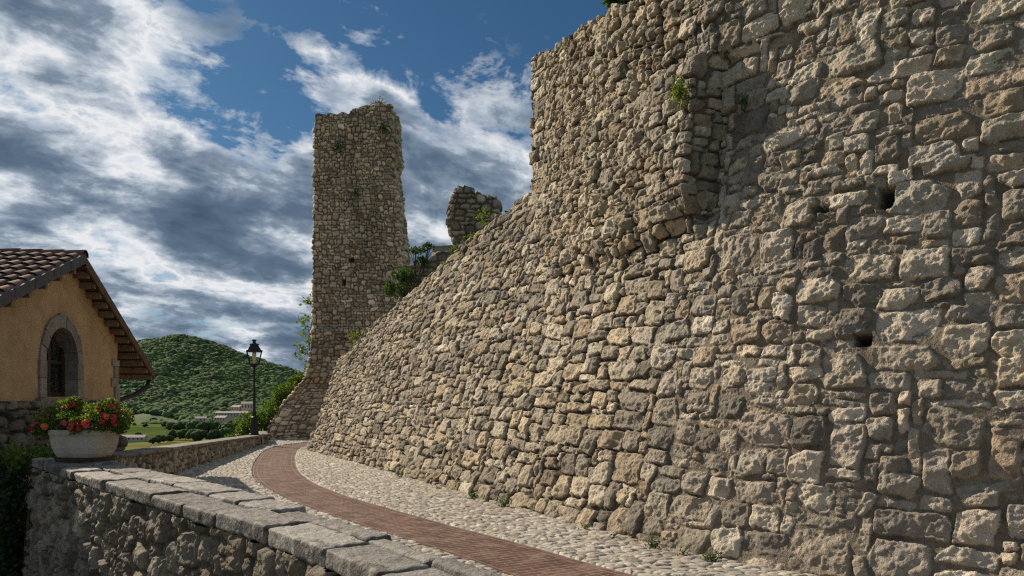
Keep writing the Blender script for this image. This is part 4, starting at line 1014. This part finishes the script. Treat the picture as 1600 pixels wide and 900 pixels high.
def hill_z(x, y):
    prof = np.interp(x, np.array([-3200, -2200, -1560, -1267, -1077, -966, -902, -815, -744, -665, -570, -507, -443, -317, 150, 900]), np.array([30, 70, 92, 103, 114, 127, 139, 149, 129, 98, 67, 46, 33, 21, 0, -30]))
    t = np.clip((y-1180)/(HY-1180), 0, 1); f = (t**1.15)
    g = np.where(y > HY, 1-sm(HY, HY+900, y), f)
    gul = 17*fbm(x*.009, y*.004, 7, 4)*np.sin(np.clip(t, 0, 1)*math.pi)**.7
    crest = 5*fbm(x*.02, y*.02, 8, 3)*g
    return -43+(prof+43)*g+gul+crest
X, Y = np.meshgrid(np.linspace(-3200, 900, 260), np.linspace(1150, 2900, 150))
mb = MB(); mb.grid(np.stack([X, Y, hill_z(X, Y)-1], -1)); tag(mb.build('hill', M['hill']), kind='structure')
def ico(sub):
    bm = bmesh.new(); bmesh.ops.create_icosphere(bm, subdivisions=sub, radius=1); v = np.array([p.co[:] for p in bm.verts], F32); f = np.array([[q.index for q in p.verts] for p in bm.faces], np.int32); bm.free(); return v, f
def crowns(name, mat, pts, rad, seed, sub=2, cols=None, flat=.8):
    v, f = ico(sub); rng = np.random.default_rng(seed); n = len(pts); nv = len(v)
    k = rng.uniform(.72, 1.28, (n, nv)); 
    lob = 1+.22*np.sin(v[None, :, 0]*3+rng.uniform(0, 6, (n, 1)))*np.sin(v[None, :, 1]*3+rng.uniform(0, 6, (n, 1)))
    sx = rng.uniform(.8, 1.25, (n, 1, 3)); sx[..., 2] *= flat
    V = pts[:, None]+v[None]*(k*lob)[..., None]*sx*rad[:, None, None]
    T = f[None]+(np.arange(n)*nv)[:, None, None]
    c = np.asarray(cols, F32)[rng.integers(0, len(cols), n)]*rng.uniform(.75, 1.25, (n, 1))*(1+.5*fbm(pts[:, 0]*.012, pts[:, 1]*.006, 3, 3))[:, None]
    mb = MB(); mb.add(V.reshape(-1, 3), tris=T.reshape(-1, 3), col=c.repeat(nv, 0)); return mb.build(name, mat, smooth=True)
rng = np.random.default_rng(77)
xs = rng.uniform(-1150, -150, 22000); ys = rng.uniform(1160, 2000, 22000)
xs = np.concatenate([xs, rng.uniform(-2300, -1150, 5000)]); ys = np.concatenate([ys, rng.uniform(1190, 2000, 5000)])
keep = (xs/ys > -1.0) & (xs/ys < -.13) & ~((xs/ys < -.43) & (ys < 1290) & (perlin(xs*.012, ys*.012, 4) > -.45))
xs = xs[keep]; ys = ys[keep]
FC = [(.056, .106, .034), (.074, .124, .038), (.047, .090, .032), (.090, .136, .042), (.058, .098, .036)]
pts = np.stack([xs, ys, hill_z(xs, ys)+1.2], -1)
tag(crowns('forest', M['forest'], pts, rng.uniform(3.5, 8.5, len(xs)), 5, 2, FC, .7), 'dense green woodland covering the hillside', 'woodland', kind='stuff')
# trees on the valley floor, one by one
tv = []
for (px, py, h) in [(258, 664, 15), (268, 668, 18), (281, 672, 19), (296, 676, 22), (310, 668, 20), (322, 678, 24), (338, 672, 20), (352, 676, 22), (364, 668, 19), (290, 684, 17), (303, 686, 18), (270, 683, 15), (372, 662, 16), (345, 662, 15), (330, 660, 14), (300, 656, 15), (280, 655, 15), (250, 690, 12), (262, 688, 11), (385, 668, 20), (240, 656, 12), (228, 662, 9), (355, 688, 20), (335, 690, 18), (315, 690, 18), (210, 660, 7), (238, 690, 9), (376, 684, 20), (392, 680, 20), (216, 678, 8), (406, 664, 18), (420, 670, 18), (398, 655, 15)]:
    d = 43*1200/(py-620+6); d = min(d, 1450); tv.append(((px-800)/1200*d, d, h*.58))
protos = []
for k in range(3):
    rg_ = np.random.default_rng(90+k); e = empty('valley_tree')
    v, f = ico(3); mb = MB()
    for j in range(9):
        q = rg_.normal(0, 1, 3); q /= np.linalg.norm(q); q[2] = abs(q[2])*.7; c = q*np.array([.34, .34, .34])+np.array([0, 0, .55]); r = rg_.uniform(.2, .34)
        V = c+v*r*(1+.22*rg_.normal(0, 1, (len(v), 1)).clip(-1.5, 1.5)); mb.add(V, tris=f, col=np.array([(.04, .075, .022), (.05, .09, .026), (.032, .06, .02)][k])*rg_.uniform(.8, 1.2))
    cr = mb.build('crown', M['forest'], e); tk = MB(); tk.tube([(0, 0, -.05), (.01, 0, .25), (0, 0, .5)], [.035, .028, .015], 6); tr_ = tk.build('trunk', M['bark'], e); protos.append((e, cr, tr_))
for i, (x, y, h) in enumerate(tv):
    e, cr, tr_ = protos[i % 3]
    if i >= 3:
        e2 = e.copy(); COL.objects.link(e2)
        for ch in (cr, tr_): c2 = ch.copy(); COL.objects.link(c2); c2.parent = e2
        e = e2
    e.location = (x, y, float(ground_z(np.array([x]), np.array([y]))[0])-1); s = h*1.15; e.scale = (s*rng.uniform(.9, 1.25), s*rng.uniform(.9, 1.25), s); e.rotation_euler.z = rng.uniform(0, 6.28)
    tag(e, 'round green tree on the valley floor below the wooded hill', 'tree', 'trees on the valley floor')
# buildings far below
def far_house(label, px, py, d, w, dp, h, rot, roofm, name='far_house', rise=.25):
    x = (px-800)/1200*d; z = float(ground_z(np.array([x]), np.array([d]))[0]) if d < 1180 else float(max(ground_z(np.array([x]), np.array([d]))[0], hill_z(np.array([x]), np.array([d]))[0]))
    zt = (620-py)/1200*d
    e = tag(empty(name, (x, d, zt), rot), label, 'building')
    mb = MB(); mb.box((-w/2, -dp/2, -14), (w/2, dp/2, h)); mb.build('wall', M['render_wall'], e, smooth=False)
    mb = MB(); o = .4; r = dp*rise
    V = [(-w/2-o, -dp/2-o, h), (w/2+o, -dp/2-o, h), (w/2+o, 0, h+r), (-w/2-o, 0, h+r), (w/2+o, dp/2+o, h), (-w/2-o, dp/2+o, h)]
    mb.add(V, quads=[(0, 1, 2, 3), (3, 2, 4, 5)], tris=[(1, 4, 2), (0, 3, 5)]); mb.add(V, quads=[(0, 5, 4, 1)]); mb.build('roof', roofm, e, smooth=False)
    mb = MB(); k = max(2, int(w/4))
    for j in range(k):
        xx = -w/2+(j+.5)*w/k; mb.box((xx-.6, -dp/2-.06, h*.3), (xx+.6, -dp/2+.05, h*.75))
    mb.build('windows', M['dark'], e, smooth=False).name = 'window_band'
far_house('long pale flat roofed building at the foot of the wooded hill', 366, 651, 1120, 50, 16, 6, .1, M['far_roof'], rise=.1)
far_house('pale house with light roof left of the long building', 347, 657, 1050, 17, 11, 4, -.3, M['far_roof'])
far_house('small white house half hidden by valley trees', 314, 658, 1050, 14, 10, 4, .3, M['far_roof'])
far_house('cream house, tallest of the cluster, on the slope behind the lamp post', 386, 640, 1150, 16, 12, 9, .3, M['far_roof'])
far_house('cream house with reddish roof just left of the tall one', 371, 642, 1150, 15, 11, 6, -.3, M['far_red'])
far_house('low farm building with reddish roof beside the field', 208, 688, 720, 24, 9, 3, .05, M['far_red'])
# ------------------------------------------------------------------ sky and sun
AZ, EL = 51., 33.                                    # sun to the left of the view axis, degrees
sd = Vector((-math.sin(R(AZ))*math.cos(R(EL)), math.cos(R(AZ))*math.cos(R(EL)), math.sin(R(EL))))
sun = bpy.data.objects.new('sun', bpy.data.lights.new('sun', 'SUN')); COL.objects.link(sun)
sun.data.energy = 5.0; sun.data.angle = R(.6); sun.data.color = (1, .85, .66)
sun.rotation_euler = sd.to_track_quat('Z', 'Y').to_euler()
w = bpy.data.worlds.new('World'); scene.world = w; w.use_nodes = True; nt = w.node_tree; bg = nt.nodes['Background']
sky = N(nt, 'ShaderNodeTexSky', sky_type='NISHITA', sun_disc=False, sun_elevation=R(EL), sun_rotation=R(-AZ), altitude=300, air_density=1.0, dust_density=.6, ozone_density=2.0)
g = N(nt, 'ShaderNodeTexCoord').outputs['Generated']
sp = N(nt, 'ShaderNodeSeparateXYZ'); nt.links.new(g, sp.inputs[0])
zc = mth(nt, 'ADD', mth(nt, 'MAXIMUM', sp.outputs[2], 0.0), .40)
cx = mth(nt, 'DIVIDE', sp.outputs[0], zc); cy = mth(nt, 'DIVIDE', sp.outputs[1], zc)
cb = N(nt, 'ShaderNodeCombineXYZ'); nt.links.new(cx, cb.inputs[0]); nt.links.new(cy, cb.inputs[1])
def cnoise(rot, sc, loc, scale, detail, rough, dist=0.):
    mp = N(nt, 'ShaderNodeMapping', vector_type='TEXTURE'); mp.inputs['Rotation'].default_value = (0, 0, R(rot)); mp.inputs['Scale'].default_value = (*sc, 1); mp.inputs['Location'].default_value = loc
    nt.links.new(cb.outputs[0], mp.inputs[0])
    nz = N(nt, 'ShaderNodeTexNoise'); nz.inputs['Scale'].default_value = scale; nz.inputs['Detail'].default_value = detail; nz.inputs['Roughness'].default_value = rough; nz.inputs['Distortion'].default_value = dist
    nt.links.new(mp.outputs[0], nz.inputs['Vector']); return nz.outputs['Fac']
def lobe(px, py, r0, r1, amp):
    d = Vector(((px-800)/1200, 1, (620-py)/1200)).normalized()
    n = N(nt, 'ShaderNodeVectorMath', operation='DOT_PRODUCT'); nt.links.new(g, n.inputs[0]); n.inputs[1].default_value = d
    m = N(nt, 'ShaderNodeMapRange', interpolation_type='SMOOTHSTEP'); nt.links.new(n.outputs['Value'], m.inputs[0])
    m.inputs[1].default_value = math.cos(R(r1)); m.inputs[2].default_value = math.cos(R(r0)); m.inputs[3].default_value = 0; m.inputs[4].default_value = amp
    return m.outputs[0]
big = cnoise(36, (1.7, 1.0), (3.1, 1.7, .4), 3.2, 3, .5, .15)
fine = cnoise(36, (1.25, 1.0), (7.3, 2.2, 1.4), 8.0, 10, .62, .2)
wisp = cnoise(30, (1.2, 1.0), (1.3, 8.2, 2.4), 12.0, 10, .66, .3)
deep = cnoise(38, (1.5, 1.0), (5.3, 4.2, 6.4), 5.6, 9, .55, .2)
# cover: where there is cloud at all; thick: how deep it is (deep cloud is seen from its dark underside, thin cloud glows)
cov = mth(nt, 'ADD', mth(nt, 'MULTIPLY', big, .55), mth(nt, 'MULTIPLY', fine, .45))
for lb in [(400, 90, 1, 9, -.12), (440, 190, 1, 6, -.07), (800, 40, 3, 13, -.17), (60, 330, 3, 22, .03), (660, 280, 2, 13, .11), (330, 330, 2, 12, .04), (380, 470, 2, 10, .04), (520, 90, 1, 5, .07)]: cov = mth(nt, 'ADD', cov, lobe(*lb))
thick = mth(nt, 'ADD', mth(nt, 'ADD', mth(nt, 'MULTIPLY', cov, .40), mth(nt, 'MULTIPLY_ADD', deep, .58, -.105)), mth(nt, 'MULTIPLY', wisp, .25))
for lb in [(230, 130, 2, 13, -.055), (560, 150, 1, 7, -.04), (740, 230, 1, 8, -.045), (250, 500, 1, 9, -.008), (120, 330, 1, 8, -.02), (400, 400, 1, 8, -.012)]: thick = mth(nt, 'ADD', thick, lobe(*lb))
k = 1/.12
ccol = ramp(nt, thick, [(.38, (.60*k, .68*k, .77*k)), (.435, (.92*k, .93*k, .95*k)), (.475, (.54*k, .61*k, .69*k)), (.515, (.25*k, .32*k, .41*k)), (.565, (.125*k, .185*k, .265*k)), (.68, (.06*k, .10*k, .165*k))])
cmask = ramp(nt, mth(nt, 'ADD', mth(nt, 'MULTIPLY', cov, .72), mth(nt, 'MULTIPLY', wisp, .28)), [(.425, 0), (.495, 1)])
skc = mixc(nt, sky.outputs['Color'], (.215, .375, .47), 1.0, 'MULTIPLY')
nt.links.new(mixc(nt, skc, ccol, cmask), bg.inputs['Color']); bg.inputs['Strength'].default_value = .085
